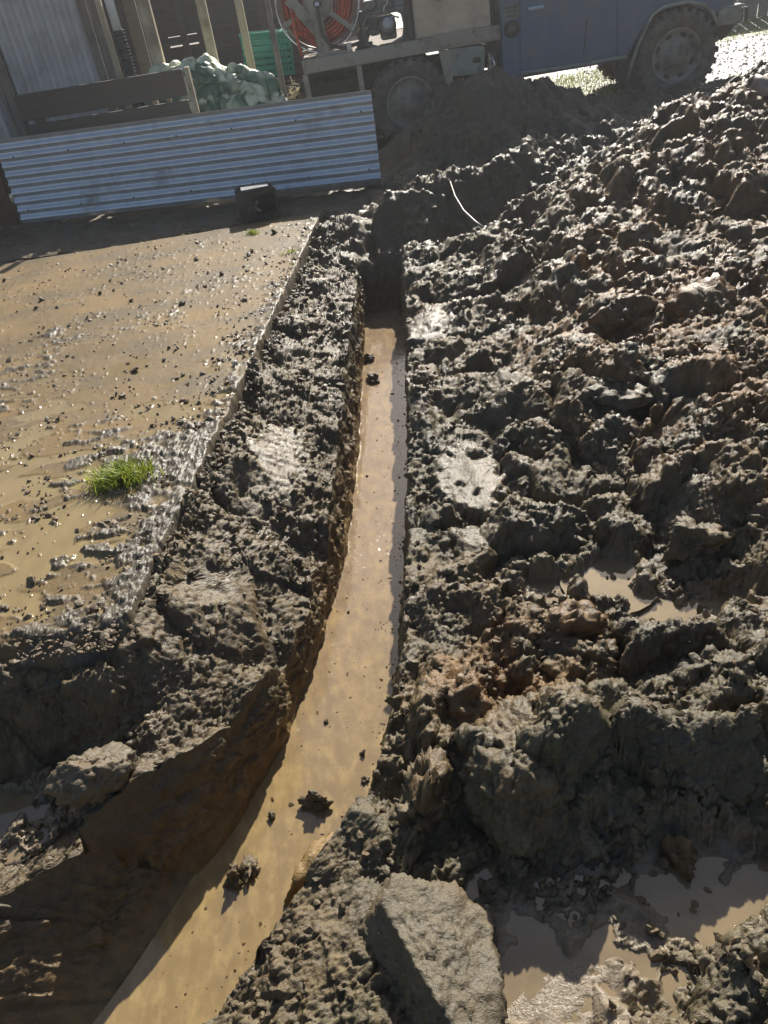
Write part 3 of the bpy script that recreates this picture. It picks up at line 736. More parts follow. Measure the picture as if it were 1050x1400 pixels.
# ------------------------------------------------------------------ shared object materials
M_iron = simple('galvanised_iron', (.58, .63, .70), (.72, .76, .82), 9, (.28, .45), .6, .0006, dirt=(.20, .19, .17), dscale=2.2, damt=(.56, .8))
M_iron_old = simple('old_galvanised_iron', (.42, .42, .43), (.60, .61, .63), 6, (.4, .6), .3, .001, dirt=(.22, .20, .18), dscale=3, damt=(.5, .75))
M_darkwood = simple('dark_wet_timber', (.060, .048, .038), (.11, .09, .07), 14, (.55, .8), bump=.003, stretch=(.3, 3, 3), dirt=(.11, .10, .085), dscale=4, damt=(.6, .8))
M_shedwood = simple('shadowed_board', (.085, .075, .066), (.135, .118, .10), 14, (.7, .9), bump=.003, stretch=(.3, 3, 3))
M_palewood = simple('pale_timber', (.40, .34, .23), (.55, .48, .34), 16, (.6, .8), bump=.002, stretch=(3, 3, .3), dirt=(.22, .17, .11), dscale=3)
M_greywood = simple('weathered_board', (.16, .135, .11), (.27, .235, .20), 16, (.7, .9), bump=.003, stretch=(3, 3, .3), dirt=(.10, .085, .07), dscale=3)
M_white = simple('white_plastic', (.70, .73, .76), (.78, .80, .82), 6, (.3, .4), dirt=(.4, .38, .34), dscale=4, damt=(.62, .8))
M_blackpl = simple('black_plastic', (.018, .019, .020), (.035, .036, .036), 8, (.3, .5), dirt=(.10, .09, .075), dscale=7, damt=(.5, .7))
M_greypl = simple('grey_plastic_label', (.16, .17, .18), (.24, .25, .27), 12, (.35, .5), dirt=(.08, .08, .07), dscale=9)
M_rust = simple('rusty_board', (.075, .035, .02), (.12, .06, .035), 10, (.7, .9), bump=.002)
M_teal = simple('teal_plastic', (.01, .26, .20), (.015, .34, .27), 8, (.35, .5), dirt=(.05, .16, .13), dscale=5)
M_blue = simple('dusty_glare_blue_paint', (.085, .118, .190), (.115, .155, .235), 3, (.35, .6), spec=.5, dirt=(.22, .205, .18), dscale=2.6, damt=(.44, .82))  # dust colour made paler to take in the glare veiling the truck
M_tan = simple('mud_splashed_tan_paint', (.30, .26, .20), (.40, .355, .28), 6, (.5, .75), dirt=(.12, .10, .075), dscale=6, damt=(.5, .72))
M_beige = simple('beige_cabinet_paint', (.52, .40, .28), (.64, .52, .38), 5, (.5, .7), dirt=(.27, .20, .14), dscale=3.5, damt=(.45, .8))
M_grn = simple('dull_grey_green_paint', (.24, .25, .21), (.32, .325, .28), 6, (.4, .65), dirt=(.11, .095, .07), dscale=5, damt=(.5, .75))
M_tyre = simple('muddy_rubber', (.07, .06, .05), (.19, .16, .13), 9, (.75, .95), bump=.003)
M_rim = simple('muddy_steel_rim', (.25, .215, .175), (.34, .30, .25), 9, (.6, .8), dirt=(.075, .062, .05), dscale=6)
M_under = simple('grimy_chassis', (.04, .037, .033), (.095, .082, .066), 12, (.7, .9))
M_orange = simple('orange_hose', (.55, .065, .018), (.72, .10, .03), 30, (.35, .5), dirt=(.25, .05, .03), dscale=10)
M_chrome = simple('bare_steel', (.45, .45, .45), (.65, .65, .64), 20, (.18, .32), .9)
M_engine = simple('engine_casting', (.09, .088, .082), (.19, .18, .165), 22, (.35, .6), .4, .001)
M_glass = simple('cab_glass', (.02, .025, .03), (.03, .035, .04), 3, (.04, .08))
M_straw = simple('straw', (.42, .33, .14), (.60, .50, .24), 30, (.7, .9))
M_cup = simple('pale_cup', (.62, .56, .46), (.75, .70, .6), 12, (.4, .6))
M_clay = simple('clay_pipe', (.42, .30, .25), (.55, .42, .36), 14, (.3, .5), dirt=(.12, .10, .08), dscale=8)
M_gravel = simple('gravel', (.30, .29, .27), (.50, .48, .45), 25, (.35, .6))

# ------------------------------------------------------------------ truck
TO = Vector((0.94, 8.72, -.08)); TR = Matrix.Rotation(R(-3.0), 4, 'Z') @ Matrix.Rotation(R(-1.2), 4, 'Y')
truck = empty('truck', TO, TR.to_euler())
tag(truck, 'muddy blue single cab four wheel drive truck with a tan flat deck', 'truck')
TRI = TR.inverted()
def tp(px, py, c=0.0):
    """photo point -> (along, up) on the truck's own plane at depth c"""
    o = TRI @ (Vector((0, 0, CAMZ)) - TO); d = TRI.to_3x3() @ ray(px, py); t = (c - o.y) / d.y
    return (o.x + d.x * t, o.z + d.z * t)
def L(pts, c=0.0): return [tp(a, b, c) for a, b in pts]
def wheel(u, y, outer, flip, holes):
    r = .40; W = .26; s = -1 if flip else 1       # outer face looks to -y when s=-1
    wh = MB(); prof = [(.245, -.10), (.30, -.125), (.365, -.128), (.383, -.105), (.388, 0), (.383, .105), (.365, .128), (.30, .125), (.245, .10), (.235, 0)]
    prof = [(a, b * s * -1) for a, b in prof]
    b_ = MB(); b_.lathe(prof + [prof[0]], n=56, cap=False)
    nl = 26
    for k in range(nl):
        t = k * 2 * math.pi / nl
        for sd_, off in ((-1, 0), (1, .5)):
            t2 = t + off * 2 * math.pi / nl; q_ = Matrix.Rotation(-t2, 3, 'Y')
            c = q_ @ Vector((.392, sd_ * .066, 0)); b_.box(c, (.036, .105, .050), q_.to_quaternion(), .005)
            c = q_ @ Vector((.362, sd_ * .128, 0)); b_.box(c, (.065, .022, .036), q_.to_quaternion(), .004)
    ob = b_.build('wheel', M_tyre, truck, (u, y, r + .012))
    ob['label'] = 'muddy wheel with chunky tyre'
    rm = MB()
    f = -.09 * s
    prof2 = [(.246, f * 1.15), (.238, f * 1.22), (.222, f * 1.05), (.205, f * .55), (.165, f * .50), (.150, f * .80), (.085, f * .92), (.078, f * 1.25), (.045, f * 1.35), (0.001, f * 1.36)]
    rm.lathe(prof2, n=48, cap=False)
    for k in range(6 if holes else 5):
        t = k * 2 * math.pi / (6 if holes else 5); rm.lathe([(.010, f * .9), (.010, f * 1.12), (.001, f * 1.13)], (math.cos(t) * .105, 0, math.sin(t) * .105), 8)
    rm.build('rim', M_rim, ob)
    if holes:
        for k in range(8):
            t = (k + .5) * math.pi / 4; q_ = Matrix.Rotation(-t, 3, 'Y')
            MB().box(q_ @ Vector((.186, f * .56, 0)), (.036, .014, .066), q_.to_quaternion(), .008).build('rim_opening', M_under, ob)
    return ob
hubR = tp(562, 143); hubF = tp(926, 84)
wheel(hubR[0], .13, True, False, False); wheel(hubF[0], .13, True, False, True)
wheel(hubR[0], 1.60, True, True, False); wheel(hubF[0], 1.60, True, True, False)
MB().tube([(hubR[0], .25, .41), (hubR[0], 1.5, .41)], .06, 10).lathe([(.02, -.16), (.16, -.1), (.18, 0), (.16, .1), (.02, .16)], (hubR[0], .9, .41), 16).build('axle', M_under, truck)
MB().tube([(hubF[0], .25, .41), (hubF[0], 1.5, .41)], .06, 10).lathe([(.02, -.16), (.14, -.1), (.16, 0), (.14, .1), (.02, .16)], (hubF[0], .7, .41), 16).build('axle', M_under, truck)
ch = MB()
for yy in (.48, 1.22): ch.box((1.25, yy, .62), (4.6, .07, .13), None, .01)
for xx in (-.9, -.2, .7, 1.6, 2.3, 3.3): ch.box((xx, .85, .61), (.07, .72, .09))
ch.box((1.7, .85, .50), (.7, .5, .22), None, .04).box((2.62, .85, .72), (.8, .6, .5), None, .05).tube([(.2, .55, .5), (2.4, .6, .48)], .03, 8)
ch.build('chassis', M_under, truck)
# deck
(u0, w0), (u1, w1) = tp(414, 85), tp(685, 42)
rail = L([(412, 80), (597, 47), (640, 40), (684, 42), (684, 52), (672, 58), (600, 71), (414, 99)])
wt = rail[0][1]; 
dk = MB()
r0, r1 = tp(412, 82)[0], tp(684, 45)[0]; wA = tp(540, 60)[1]; wB = wA - .125
dk.box(((r0 + r1) / 2, .03, (wA + wB) / 2), (r1 - r0, .06, wA - wB), None, .008)
dk.box((r0 + .03, .88, (wA + wB) / 2), (.06, 1.70, wA - wB - .004), None, .008)
dk.box(((r0 + r1) / 2, 1.75, (wA + wB) / 2), (r1 - r0, .06, wA - wB), None, .008).build('deck_rail', M_tan, truck)
dd = MB(); npl = 12
for k in range(npl):
    yy = .07 + (k + .5) * 1.64 / npl; dd.box(((r0 + r1) / 2 + .03, yy, wA - .025), (r1 - r0 - .07, 1.64 / npl - .008, .035), None, .004)
tag(dd.build('deck_plank', M_greywood, truck), kind='stuff')
for (a, b_) in (((412, 100), (430, 150)), ((486, 88), (501, 130))):
    p, q2 = tp(*a), tp(*b_)
    MB().box(((p[0] + q2[0]) / 2, .045, (wB + .38) / 2 - .0), (abs(q2[0] - p[0]) * .85, .05, wB - .38), None, .006).build('deck_leg', M_tan, truck)
MB().prism(L([(600, 70), (618, 68), (620, 118), (611, 120)]), .02, .07, .004).build('deck_leg', M_tan, truck)
p, q2 = tp(430, 122), tp(488, 122); MB().box(((p[0] + q2[0]) / 2, .06, .40), (q2[0] - p[0] + .1, .05, .05), None, .005).build('cross_bar', M_tan, truck)
MB().tube([(p[0] + .05, .5, .4), (p[0] + .25, .5, .72)], .008, 6).build('stay_rod', M_chrome, truck)
MB().prism(L([(586, 56), (593, 49), (650, 37), (658, 42), (684, 41), (684, 50), (600, 64)]), -.012, -.002, .002).build('edge_plate', M_tan, truck)
tb = L([(618, 66), (662, 62), (664, 67), (663, 98), (655, 102), (622, 105), (618, 102)])
tbx = MB().prism(tb, .02, .42, .018, 3).build('toolbox', M_grn, truck)
dr = MB().prism(L([(624, 72), (658, 68), (658, 96), (626, 99)]), .010, .022, .004).build('toolbox_door', M_grn, tbx)
pl = tp(652, 82); MB().box((pl[0], .008, pl[1]), (.075, .012, .05), None, .004).box((pl[0] + .01, 0, pl[1]), (.03, .015, .03), None, .004).build('latch', M_under, tbx)
# cab
u_back = tp(686, 60)[0]; u_front = tp(1013, 20)[0]
sillz = tp(720, 108)[1]
arch = L([(858, 84), (868, 62), (881, 41), (898, 16), (940, 6), (968, 16), (980, 34)])
wsill = tp(790, 96)[1]
body = [(u_back, tp(686, 112)[1]), (tp(850, 82)[0], tp(850, 84)[1])] + arch + [(tp(984, 33)[0], tp(984, 34)[1]), (u_front - .06, .72), (u_front - .06, 1.02), (u_front - .20, 1.16), (u_front - 1.15, 1.22), (u_front - 1.55, 1.78), (u_front - 1.75, 1.84), (u_back + .10, 1.86), (u_back + .02, 1.80)]
cabm = MB().prism(body, .03, 1.71, .012, 2).build('cab_body', M_blue, truck)
MB().box((hubF[0], .80, .78), (.95, .72, .6)).build('engine_bay', M_under, truck)
MB().prism([(u_back + .12, 1.27), (u_front - 1.22, 1.27), (u_front - 1.60, 1.74), (u_back + .14, 1.76)], .022, .034).build('side_window', M_glass, truck)
MB().prism([(u_back + .12, 1.27), (u_front - 1.22, 1.27), (u_front - 1.60, 1.74), (u_back + .14, 1.76)], 1.706, 1.718).build('side_window', M_glass, truck)
ws = Vector((u_front - 1.335, .87, 1.50)); MB().box(ws, (.012, 1.45, .60), Vector((-.4, 0, .56)).to_track_quat('Z', 'Y')).build('windscreen', M_glass, truck)
door = MB().prism([tp(713, 101), tp(796, 91), tp(842, 74), (tp(842, 30)[0], 1.24), (tp(713, 30)[0], 1.24)], .018, .034, .006).build('door', M_blue, truck)
p = tp(733, 11); MB().box((p[0], .010, p[1]), (.15, .03, .032), None, .008, 2).build('door_handle', simple('sky_reflecting_handle', (.30, .42, .55), (.36, .48, .6), 4, (.1, .2), .4), door)  # pale blue puts the sky's reflection into the handle's colour
for a, b_ in (((803, 27), (798, 76)),):
    p, q2 = tp(*a), tp(*b_); MB().tube([(p[0], .0165, p[1]), (q2[0], .0165, q2[1])], .004, 6).build('door_seam', M_under, door)
MB().prism([(u_back + .01, tp(690, 111)[1] + .01), (tp(711, 108)[0], tp(711, 108)[1] + .01), (tp(711, 40)[0], 1.24), (u_back + .01, 1.24)], .018, .034, .006).build('rear_quarter_panel', M_blue, truck)
MB().prism([tp(845, 73), tp(860, 72), tp(880, 37), tp(897, 11), tp(940, 1), tp(970, 11), tp(982, 20), (tp(982, 10)[0], 1.15), (tp(845, 30)[0], 1.20)], .018, .034, .005).build('front_wing', M_blue, truck)
vg = tp(699, 16); gr = MB().box((vg[0], .012, vg[1]), (.135, .012, .125), None, .003).build('air_grille', M_grn, truck)
for i in range(7):
    for j in range(3):
        MB().box((vg[0] - .054 + i * .018, .005, vg[1] + .035 - j * .035), (.009, .006, .024)).build('grille_slot', M_under, gr)
fc = tp(700, 40); fcap = MB().lathe([(.075, .012), (.075, .006), (.06, .004), (.055, .011), (.001, .011)], (fc[0], 0, fc[1]), 24).build('fuel_cap_surround', M_under, truck)
MB().lathe([(.038, .010), (.038, -.008), (.030, -.014), (.001, -.014)], (fc[0], 0, fc[1]), 20).box((fc[0], -.016, fc[1]), (.05, .014, .014), None, .003).build('fuel_cap', M_engine, fcap)
MB().tube([(x_, -.005, z_) for x_, z_ in L([(714, 100), (760, 94), (800, 88), (856, 77)])], .018, 8).build('sill_step', M_grn, truck)
MB().box((u_back - .06, .3, .78), (.05, .4, .9), None, .01).build('cab_rear_frame', M_under, truck)
MB().box((u_back - .11, .12, .62), (.05, .06, .22), None, .01).tube([(u_back - .12, .06, .55), (u_back - .07, .06, .62), (u_back - .10, .06, .72)], .012, 6).build('tail_fitting', M_chrome, truck)
fl_ = [(x_, -.005, z_) for x_, z_ in L([(857, 112), (863, 88), (872, 62), (882, 40), (892, 20), (908, 9), (940, 2), (962, 6), (974, 17), (981, 34)])]
MB().tube(fl_, .017, 8).build('wheel_arch_flare', M_grn, truck)
MB().prism(L([(840, 86), (861, 80), (872, 60), (880, 55), (876, 110), (882, 135), (858, 128), (846, 106)], .1), .06, .30, .008).build('mud_flap', M_under, truck)
bp = MB().prism(L([(979, 37), (982, 16), (990, 9), (1014, 4), (1013, 28), (1001, 33), (989, 34)]), -.02, 1.76, .012, 3).build('bumper', M_grn, truck)
e0, e1, e2 = tp(1014, 5), tp(1013, 28), tp(999, 42)
MB().tube([(tp(992, 10)[0], -.03, tp(992, 10)[1]), (e0[0] + .01, -.03, e0[1]), (e1[0] + .01, -.03, e1[1]), (e2[0] - .02, -.03, e2[1]), ], .007, 8).build('bumper_edge_bar', M_chrome, truck)
MB().prism(L([(978, 30), (1000, 32), (1000, 42), (985, 55), (974, 50)], .15), .12, .2, .006).build('tow_bracket', M_under, truck)
p = tp(977, 57); MB().lathe([(.001, -.02), (.018, -.012), (.022, 0), (.018, .012), (.001, .02)], (p[0], .1, p[1]), 12).tube([(p[0], .1, p[1]), (p[0] - .03, .14, p[1] + .1)], .01, 6).build('tow_shackle', M_chrome, truck)
MB().lathe([(.09, 0), (.09, -.012), (.07, -.02), (.001, -.02)], (u_front - .04, .3, .88), 20).build('headlight', M_chrome, truck)
MB().lathe([(.09, 0), (.09, -.012), (.07, -.02), (.001, -.02)], (u_front - .04, 1.45, .88), 20).build('headlight', M_chrome, truck)

def on_truck(name, label, cat):
    o = empty(name, TO, TR.to_euler()); return tag(o, label, cat)
# cabinet on the deck
cb = on_truck('storage_cabinet', 'dusty beige metal cabinet standing on the truck deck behind the cab', 'cabinet')
c0, c1 = tp(567, 40)[0], tp(672, 30)[0]
MB().box(((c0 + c1) / 2, .50, wA + .42), (c1 - c0, .90, .84), None, .015, 3).build('cabinet_body', M_beige, cb)
MB().box((c0 - .035, .50, wA + .42), (.05, .88, .84), None, .006).build('cabinet_frame', M_under, cb)
pq = tp(604, 0); MB().box((pq[0], .046, pq[1] + .02), (.075, .008, .05), None, .002).build('name_plate', simple('blue_grey_plate', (.10, .13, .2), (.13, .16, .24), 8, (.4, .5)), cb)
MB().box((c0 + .003 , .045, wA + .42), (.012, .012, .82)).build('cabinet_edge', M_greywood, cb)
# hose reel
hr = on_truck('hose_reel', 'big tan hose reel wound with orange hose at the back of the deck', 'hose reel')
hx, hz = tp(434, 6, .18); RR = .40
hz = max(hz, wA + RR + .03)
for k_, (yy, n_) in enumerate(((.16, 'reel_hoop'), (.50, 'reel_hoop'))):
    MB().tube([(hx + math.cos(t) * RR, yy, hz + math.sin(t) * RR) for t in np.linspace(0, 2 * math.pi, 56, endpoint=False)], .010, 8, closed=True).build(n_, M_chrome if k_ == 0 else M_engine, hr)
for k in range(6):
    t = R(20 + 60 * k); q_ = Matrix.Rotation(-t, 3, 'Y')
    for yy in (.165, .495):
        MB().box(Vector((hx, yy, hz)) + q_ @ Vector((RR * .55, 0, 0)), (RR * .9, .010, .045), q_.to_quaternion(), .003).build('spoke', M_tan, hr)
MB().lathe([(.13, .155), (.13, .148), (.10, .140), (.001, .140)], (hx, 0, hz), 28).build('hub_plate', M_tan, hr)
MB().lathe([(.14, .17), (.14, .49), (.001, .49)], (hx, 0, hz), 28).build('drum', M_tan, hr)
nt_ = 0
for lay in range(6):
    for j in range(9):
        if nt_ > 60: break
        rr = .175 + lay * .033 + rng.uniform(-.003, .003); yy = .195 + j * .033 + (lay % 2) * .015
        MB().tube([(hx + math.cos(t) * rr, yy + math.sin(t * 2 + j) * .003, hz + math.sin(t) * rr) for t in np.linspace(0, 2 * math.pi, 40, endpoint=False)], .0155, 6, closed=True).build('hose_turn', M_orange if (j + lay * 3) % 5 else simple('faded_red_hose', (.20, .06, .04), (.3, .09, .06), 20, (.5, .6)) if 'faded_red_hose' not in bpy.data.materials else bpy.data.materials['faded_red_hose'], hr); nt_ += 1
q1 = [tp(398, 12, .12), tp(403, 40, .12), tp(408, 60, .10), tp(413, 78, .08)]
MB().tube([(a, .12, b) for a, b in q1], .013, 8).build('hose_end', M_orange, hr)
q1 = [tp(400, 14, .12), tp(415, 45, .13), tp(428, 60, .13), tp(436, 64, .14)]
MB().tube([(a, .13, b) for a, b in q1], .011, 8).build('hose_end', M_orange, hr)
fa = L([(391, -2), (402, -8), (440, 42), (447, 76), (436, 78), (432, 48)], .1)
MB().prism([tp(418, -2, .1), tp(437, -6, .1), tp(444, 40, .1), tp(452, 77, .1), tp(434, 80, .1), tp(434, 50, .1)], .08, .125, .004).build('reel_stand', M_tan, hr)
MB().prism([tp(388, 4, .1), tp(400, -6, .1), tp(440, 38, .1), tp(436, 56, .1)], .128, .142, .003).build('reel_stand_brace', M_tan, hr)
MB().prism([tp(436, 72, .1), tp(482, 66, .1), tp(482, 75, .1), tp(436, 83, .1)], .06, .12, .004).build('reel_base', M_tan, hr)
MB().box((hx, .56, wA + .02), (.5, .05, .035)).box((hx, .565, wA + .25), (.06, .03, .46)).build('rear_stand', M_tan, hr)
MB().lathe([(.045, .14), (.045, .09), (.030, .07), (.001, .07)], (hx, 0, hz), 24).build('swivel', M_under, hr)
MB().lathe([(.022, .071), (.022, .055), (.001, .054)], (hx, 0, hz), 16).build('swivel_cap', M_white, hr)
q1 = [(434, 8), (436, 26), (441, 48), (452, 62), (470, 66), (488, 60), (500, 54)]
MB().tube([(*[tp(a, b, .06)[0]], .06, tp(a, b, .06)[1]) for a, b in q1], .017, 8).build('feed_pipe', M_under, hr)
# engine-driven pump
ep = on_truck('engine_pump', 'small dark petrol engine and pump in a tube frame between the reel and the cabinet', 'pump')
def tl3(pts, y): return [(tp(a, b, y)[0], y, tp(a, b, y)[1]) for a, b in pts]
cage = [(500, 60), (497, 34), (502, 20), (512, 17), (540, 13), (549, 18), (553, 34), (551, 56), (545, 62), (520, 65)]
for yy in (.10, .50): MB().tube(tl3(cage, yy), .012, 8, closed=True).build('cage_hoop', M_engine, ep)
for a in (cage[2], cage[5], cage[7], cage[0]): MB().tube([(tp(*a, .1)[0], .1, tp(*a, .1)[1]), (tp(*a, .1)[0], .5, tp(*a, .1)[1])], .010, 6).build('cage_bar', M_engine, ep)
ex, ez = tp(520, 45, .2)
m_ = MB()
for k in range(9): m_.box((ex - .055, .20, wA + .10 + k * .016), (.11, .16, .007), None, .002)
m_.box((ex - .055, .22, wA + .16), (.085, .14, .15), None, .01); m_.build('cylinder_fins', M_engine, ep)
MB().box((ex + .08, .27, wA + .13), (.16, .22, .20), None, .035, 3).lathe([(.085, .14), (.08, .13), (.05, .12), (.001, .12)], (ex + .08, 0, wA + .15), 24).build('crankcase', M_engine, ep)
MB().lathe([(.055, .125), (.055, .115), (.02, .11), (.001, .11)], (ex + .085, -.005, wA + .17), 20).build('starter_cup', M_iron_old, ep)
MB().box((ex + .02, .30, wA + .33), (.30, .24, .10), None, .03, 3).build('fuel_tank', M_engine, ep)
MB().box((ex - .15, .25, wA + .24), (.10, .16, .13), None, .02, 2).build('air_filter', M_under, ep)
MB().lathe([(.06, .18), (.065, .30), (.06, .42), (.001, .43)], (ex - .17, 0, wA + .10), 18).box((ex - .17, .3, wA + .025), (.16, .24, .03)).build('pump_body', M_under, ep)
MB().tube(tl3([(477, 62), (490, 58), (500, 53)], .06), .010, 8).build('outlet_pipe', M_chrome, ep)
MB().lathe([(.030, .02), (.030, .09), (.018, .09), (.001, .09)], (tp(500, 53, .05)[0], 0, tp(500, 53, .05)[1]), 16).build('outlet_elbow', M_under, ep)
for kk, cpts in enumerate(([(524, 20), (525, 10), (530, 4), (529, -4)], [(503, 42), (508, 34), (506, 20), (515, 8), (512, -4)], [(530, 26), (538, 22), (546, 24)], [(492, 40), (500, 30), (503, 12)], [(508, 46), (506, 38), (512, 33)])):
    MB().tube(tl3(cpts, .09 + .02 * kk), .008, 7).build('fuel_line', (M_chrome, M_under, M_chrome, M_under, M_chrome)[kk], ep)
pp = tp(543, 8, .35); pn = MB().box((pp[0], .36, pp[1] + .03), (.16, .02, .16), None, .004).build('louvre_panel', M_iron_old, ep)
for k in range(4): MB().box((pp[0], .345, pp[1] - .02 + k * .035), (.14, .012, .012), None, .003).build('louvre', M_white, pn)
cup = MB().lathe([(.018, 0), (.026, .075), (.023, .075), (.016, .005), (.001, .005)], (0, 0, 0), 16, 'Z').build('cup', M_cup)
cp = tp(479, 76, .04); cup.location = TO + TR.to_3x3() @ Vector((cp[0], .035, wA + .001)); tag(cup, 'small pale cup standing on the deck rail below the hose reel', 'cup')

# ------------------------------------------------------------------ shed, posts and fence boards
def corrugated(name, x0, x1, z0, z1, mat, parent, vertical=True, pitch=.076, amp=.009, y=0., thick=.001):
    """ribs run up (vertical) or along"""
    n = int(((x1 - x0) if vertical else (z1 - z0)) / pitch * 10); V = []; a = (x1 - x0) if vertical else (z1 - z0)
    m = 14
    for i in range(n + 1):
        s_ = a * i / n; d = math.cos(s_ / pitch * 2 * math.pi) * amp
        for j in range(m + 1):
            t = j / m
            V.append((x0 + s_, y + d, z0 + (z1 - z0) * t) if vertical else (x0 + (x1 - x0) * t, y + d, z0 + s_))
    V = np.array(V); w_ = fbm(V[:, 0] * 2.5 + y, V[:, 2] * 2.5, 501, 3) * .008 + (0 if vertical else 1) * .014 * np.exp(-V[:, 2] / .12) * fbm(V[:, 0] * 1.4, V[:, 0] * 0, 502, 3); V[:, 1] += w_
    V2 = V.copy(); V2[:, 1] += thick * 1.5; q_ = grid_quads(n + 1, m + 1)
    o = mesh_np(name, np.concatenate([V, V2]), np.concatenate([q_, q_[:, ::-1] + len(V)]), mat); o.parent = parent; return o
SY_ = 9.0
shed = empty('shed', (0, SY_, -.03)); tag(shed, 'old farm shed with a corrugated iron front, pale posts and dark board back wall', 'shed')
def sx(px, py, Yp=SY_): p = atY(px, py, Yp); return p.x, p.z + .03
xl = (sx(0, 66)[0] + sx(22, 178)[0]) / 2; xw = (sx(112, 20)[0] + sx(133, 110)[0]) / 2; xt0 = (sx(136, 20)[0] + sx(158, 100)[0]) / 2; xt1 = (sx(144, 20)[0] + sx(166, 100)[0]) / 2
corrugated('wall_sheet', xl - .35, xw, .1, 1.98, M_iron_old, shed, True, .126, .020, 0.)
nb = 2
for k in range(nb):
    a = xw + (xt0 - xw) * k / nb; b_ = xw + (xt0 - xw) * (k + 1) / nb
    MB().box(((a + b_) / 2, .012, 1.0), (b_ - a - .006, .022, 2.0), None, .003).build('wall_board', M_greywood, shed)
MB().box(((xt0 + xt1) / 2, -.005, 1.0), (xt1 - xt0, .05, 2.02), None, .004).build('corner_trim', M_palewood, shed)
MB().box((xl + .02, -.035, .96), (.10, .035, 2.0), None, .004).build('corner_trim', M_greywood, shed)
MB().box((xl - .06, -.03, .96), (.05, .03, 2.0), None, .004).build('corner_trim', M_greywood, shed)
posts = [((188, 0), (222, 95), 9.0, .115, M_palewood), ((270, 0), (287, 65), 9.3, .095, M_palewood), ((320, 0), (343, 85), 9.3, .075, M_palewood), ((362, 0), (381, 100), 9.0, .055, M_greywood)]
for a, b_, yp, wd, mt in posts:
    x_ = (atY(a[0] + 5, a[1], yp).x + atY(*b_, yp).x) / 2
    MB().box((x_, yp - SY_, .93), (wd, .09, 1.9), None, .004).build('post', mt, shed)
x_ = (atY(178, 0, 9.6).x + atY(192, 75, 9.6).x) / 2; MB().box((x_, .6, 1.0), (.13, .05, 2.0), None, .004).build('stud', M_shedwood, shed)
x_ = (atY(240, 0, 11.4).x + atY(256, 70, 11.4).x) / 2; MB().box((x_, 2.4, 1.0), (.08, .06, 2.0), None, .004).build('stud', M_shedwood, shed)
x_ = (atY(300, 0, 11.4).x + atY(305, 50, 11.4).x) / 2; MB().box((x_ + .5, 2.4, 1.0), (.08, .06, 2.0), None, .004).build('stud', M_shedwood, shed)
# back wall: boards one above another, two narrow gaps letting daylight through
gz = [atY(250, 48, 11.6).z + .03, atY(250, 62, 11.6).z + .03]; zc = 0.02; bh = .15
gx0, gx1 = atY(229, 50, 11.6).x, atY(270, 50, 11.6).x
k = 0
while zc < 1.98:
    h_ = bh
    for gg in gz:
        if zc < gg < zc + bh: h_ = gg - zc - .008
    segs = [(-3.6, 1.1)]
    MB().box(((segs[0][0] + segs[0][1]) / 2, 2.6 + .024 * (k % 2), zc + h_ / 2), (segs[0][1] - segs[0][0], .022, h_ + (.014 if h_ == bh else -.001)), None, .003).build('back_board', M_shedwood, shed)
    if h_ != bh:      # gap only for a short run: fill it on both sides
        for a, b_ in ((-3.6, gx0), (gx1, 1.1)): MB().box(((a + b_) / 2, 2.62, zc + h_ + .008), (b_ - a, .02, .03)).build('gap_batten', M_shedwood, shed)
        zc += .016
    zc += h_; k += 1
MB().box((-3.6, 1.3, 1.0), (.03, 2.6, 2.0)).build('side_wall', M_shedwood, shed)
corrugated('roof_sheet', -3.8, xt1 + .02, 0, 1, M_iron_old, shed, True, .094, .009, 0.)
rf = bpy.data.objects['roof_sheet']; rf.rotation_euler = (R(-88), 0, 0); rf.scale = (1, 1, 2.72); rf.location = (0, -.06, 2.02)
for zz in (.55,): MB().box((-1.0, 2.56, zz), (3.6, .04, .08)).build('wall_rail', M_shedwood, shed)

# pipe down the shed corner
dp = empty('downpipe', (0, 8.9, 0)); tag(dp, 'white plastic downpipe entering ribbed black drain coil at the shed corner', 'downpipe')
a, b_, c_ = atY(149, 0, 8.9), atY(160, 47, 8.9), atY(174, 100, 8.9); xm = (a.x + b_.x) / 2 + .01
MB().tube([(xm - .01, 0, 1.99), (xm, 0, b_.z)], .043, 16).build('white_pipe', M_white, dp)
m_ = []; rr = []; nz = 46
for i in range(nz * 4):
    t = i / (nz * 4); m_.append((xm + .02 * t, -.01 * t, b_.z + .03 - t * (b_.z + .05))); rr.append(.052 + (.007 if i % 4 < 2 else 0))
MB().tube(m_, rr, 16).build('ribbed_pipe', M_blackpl, dp)

# timber boards nailed across in front of the shed
fy = 8.2
tf = empty('timber_bin_front', (0, fy, 0)); tag(tf, 'two dark timber boards nailed to a pale end post in front of the tarpaulins', 'timber boards')
def fx(px, py): p = atY(px, py, fy); return p.x, p.z
A, B_ = fx(18, 131), fx(248, 93)
MB().box(((A[0] + B_[0]) / 2, 0, 1.0 - .115), (B_[0] - A[0], .045, .215), None, .005).build('board', M_darkwood, tf)
A, B_ = fx(26, 160), fx(262, 125)
MB().box(((A[0] + B_[0]) / 2 - .02, .012, .64), (B_[0] - A[0] - .06, .045, .20), None, .005).build('board', M_darkwood, tf)
MB().box((fx(252, 95)[0] + .02, .0, .49), (.045, .075, 1.02), None, .004).build('end_post', M_palewood, tf)
MB().box((fx(215, 130)[0] - .05, .09, .43), (.05, .045, .86), None, .004).build('inner_post', M_palewood, tf)
MB().box((fx(235, 130)[0] - .05, .10, .40), (.035, .045, .80), None, .004).build('inner_post', M_palewood, tf)
MB().box((fx(40, 130)[0], .06, .48), (.09, .05, .96), None, .004).build('inner_post', M_greywood, tf)

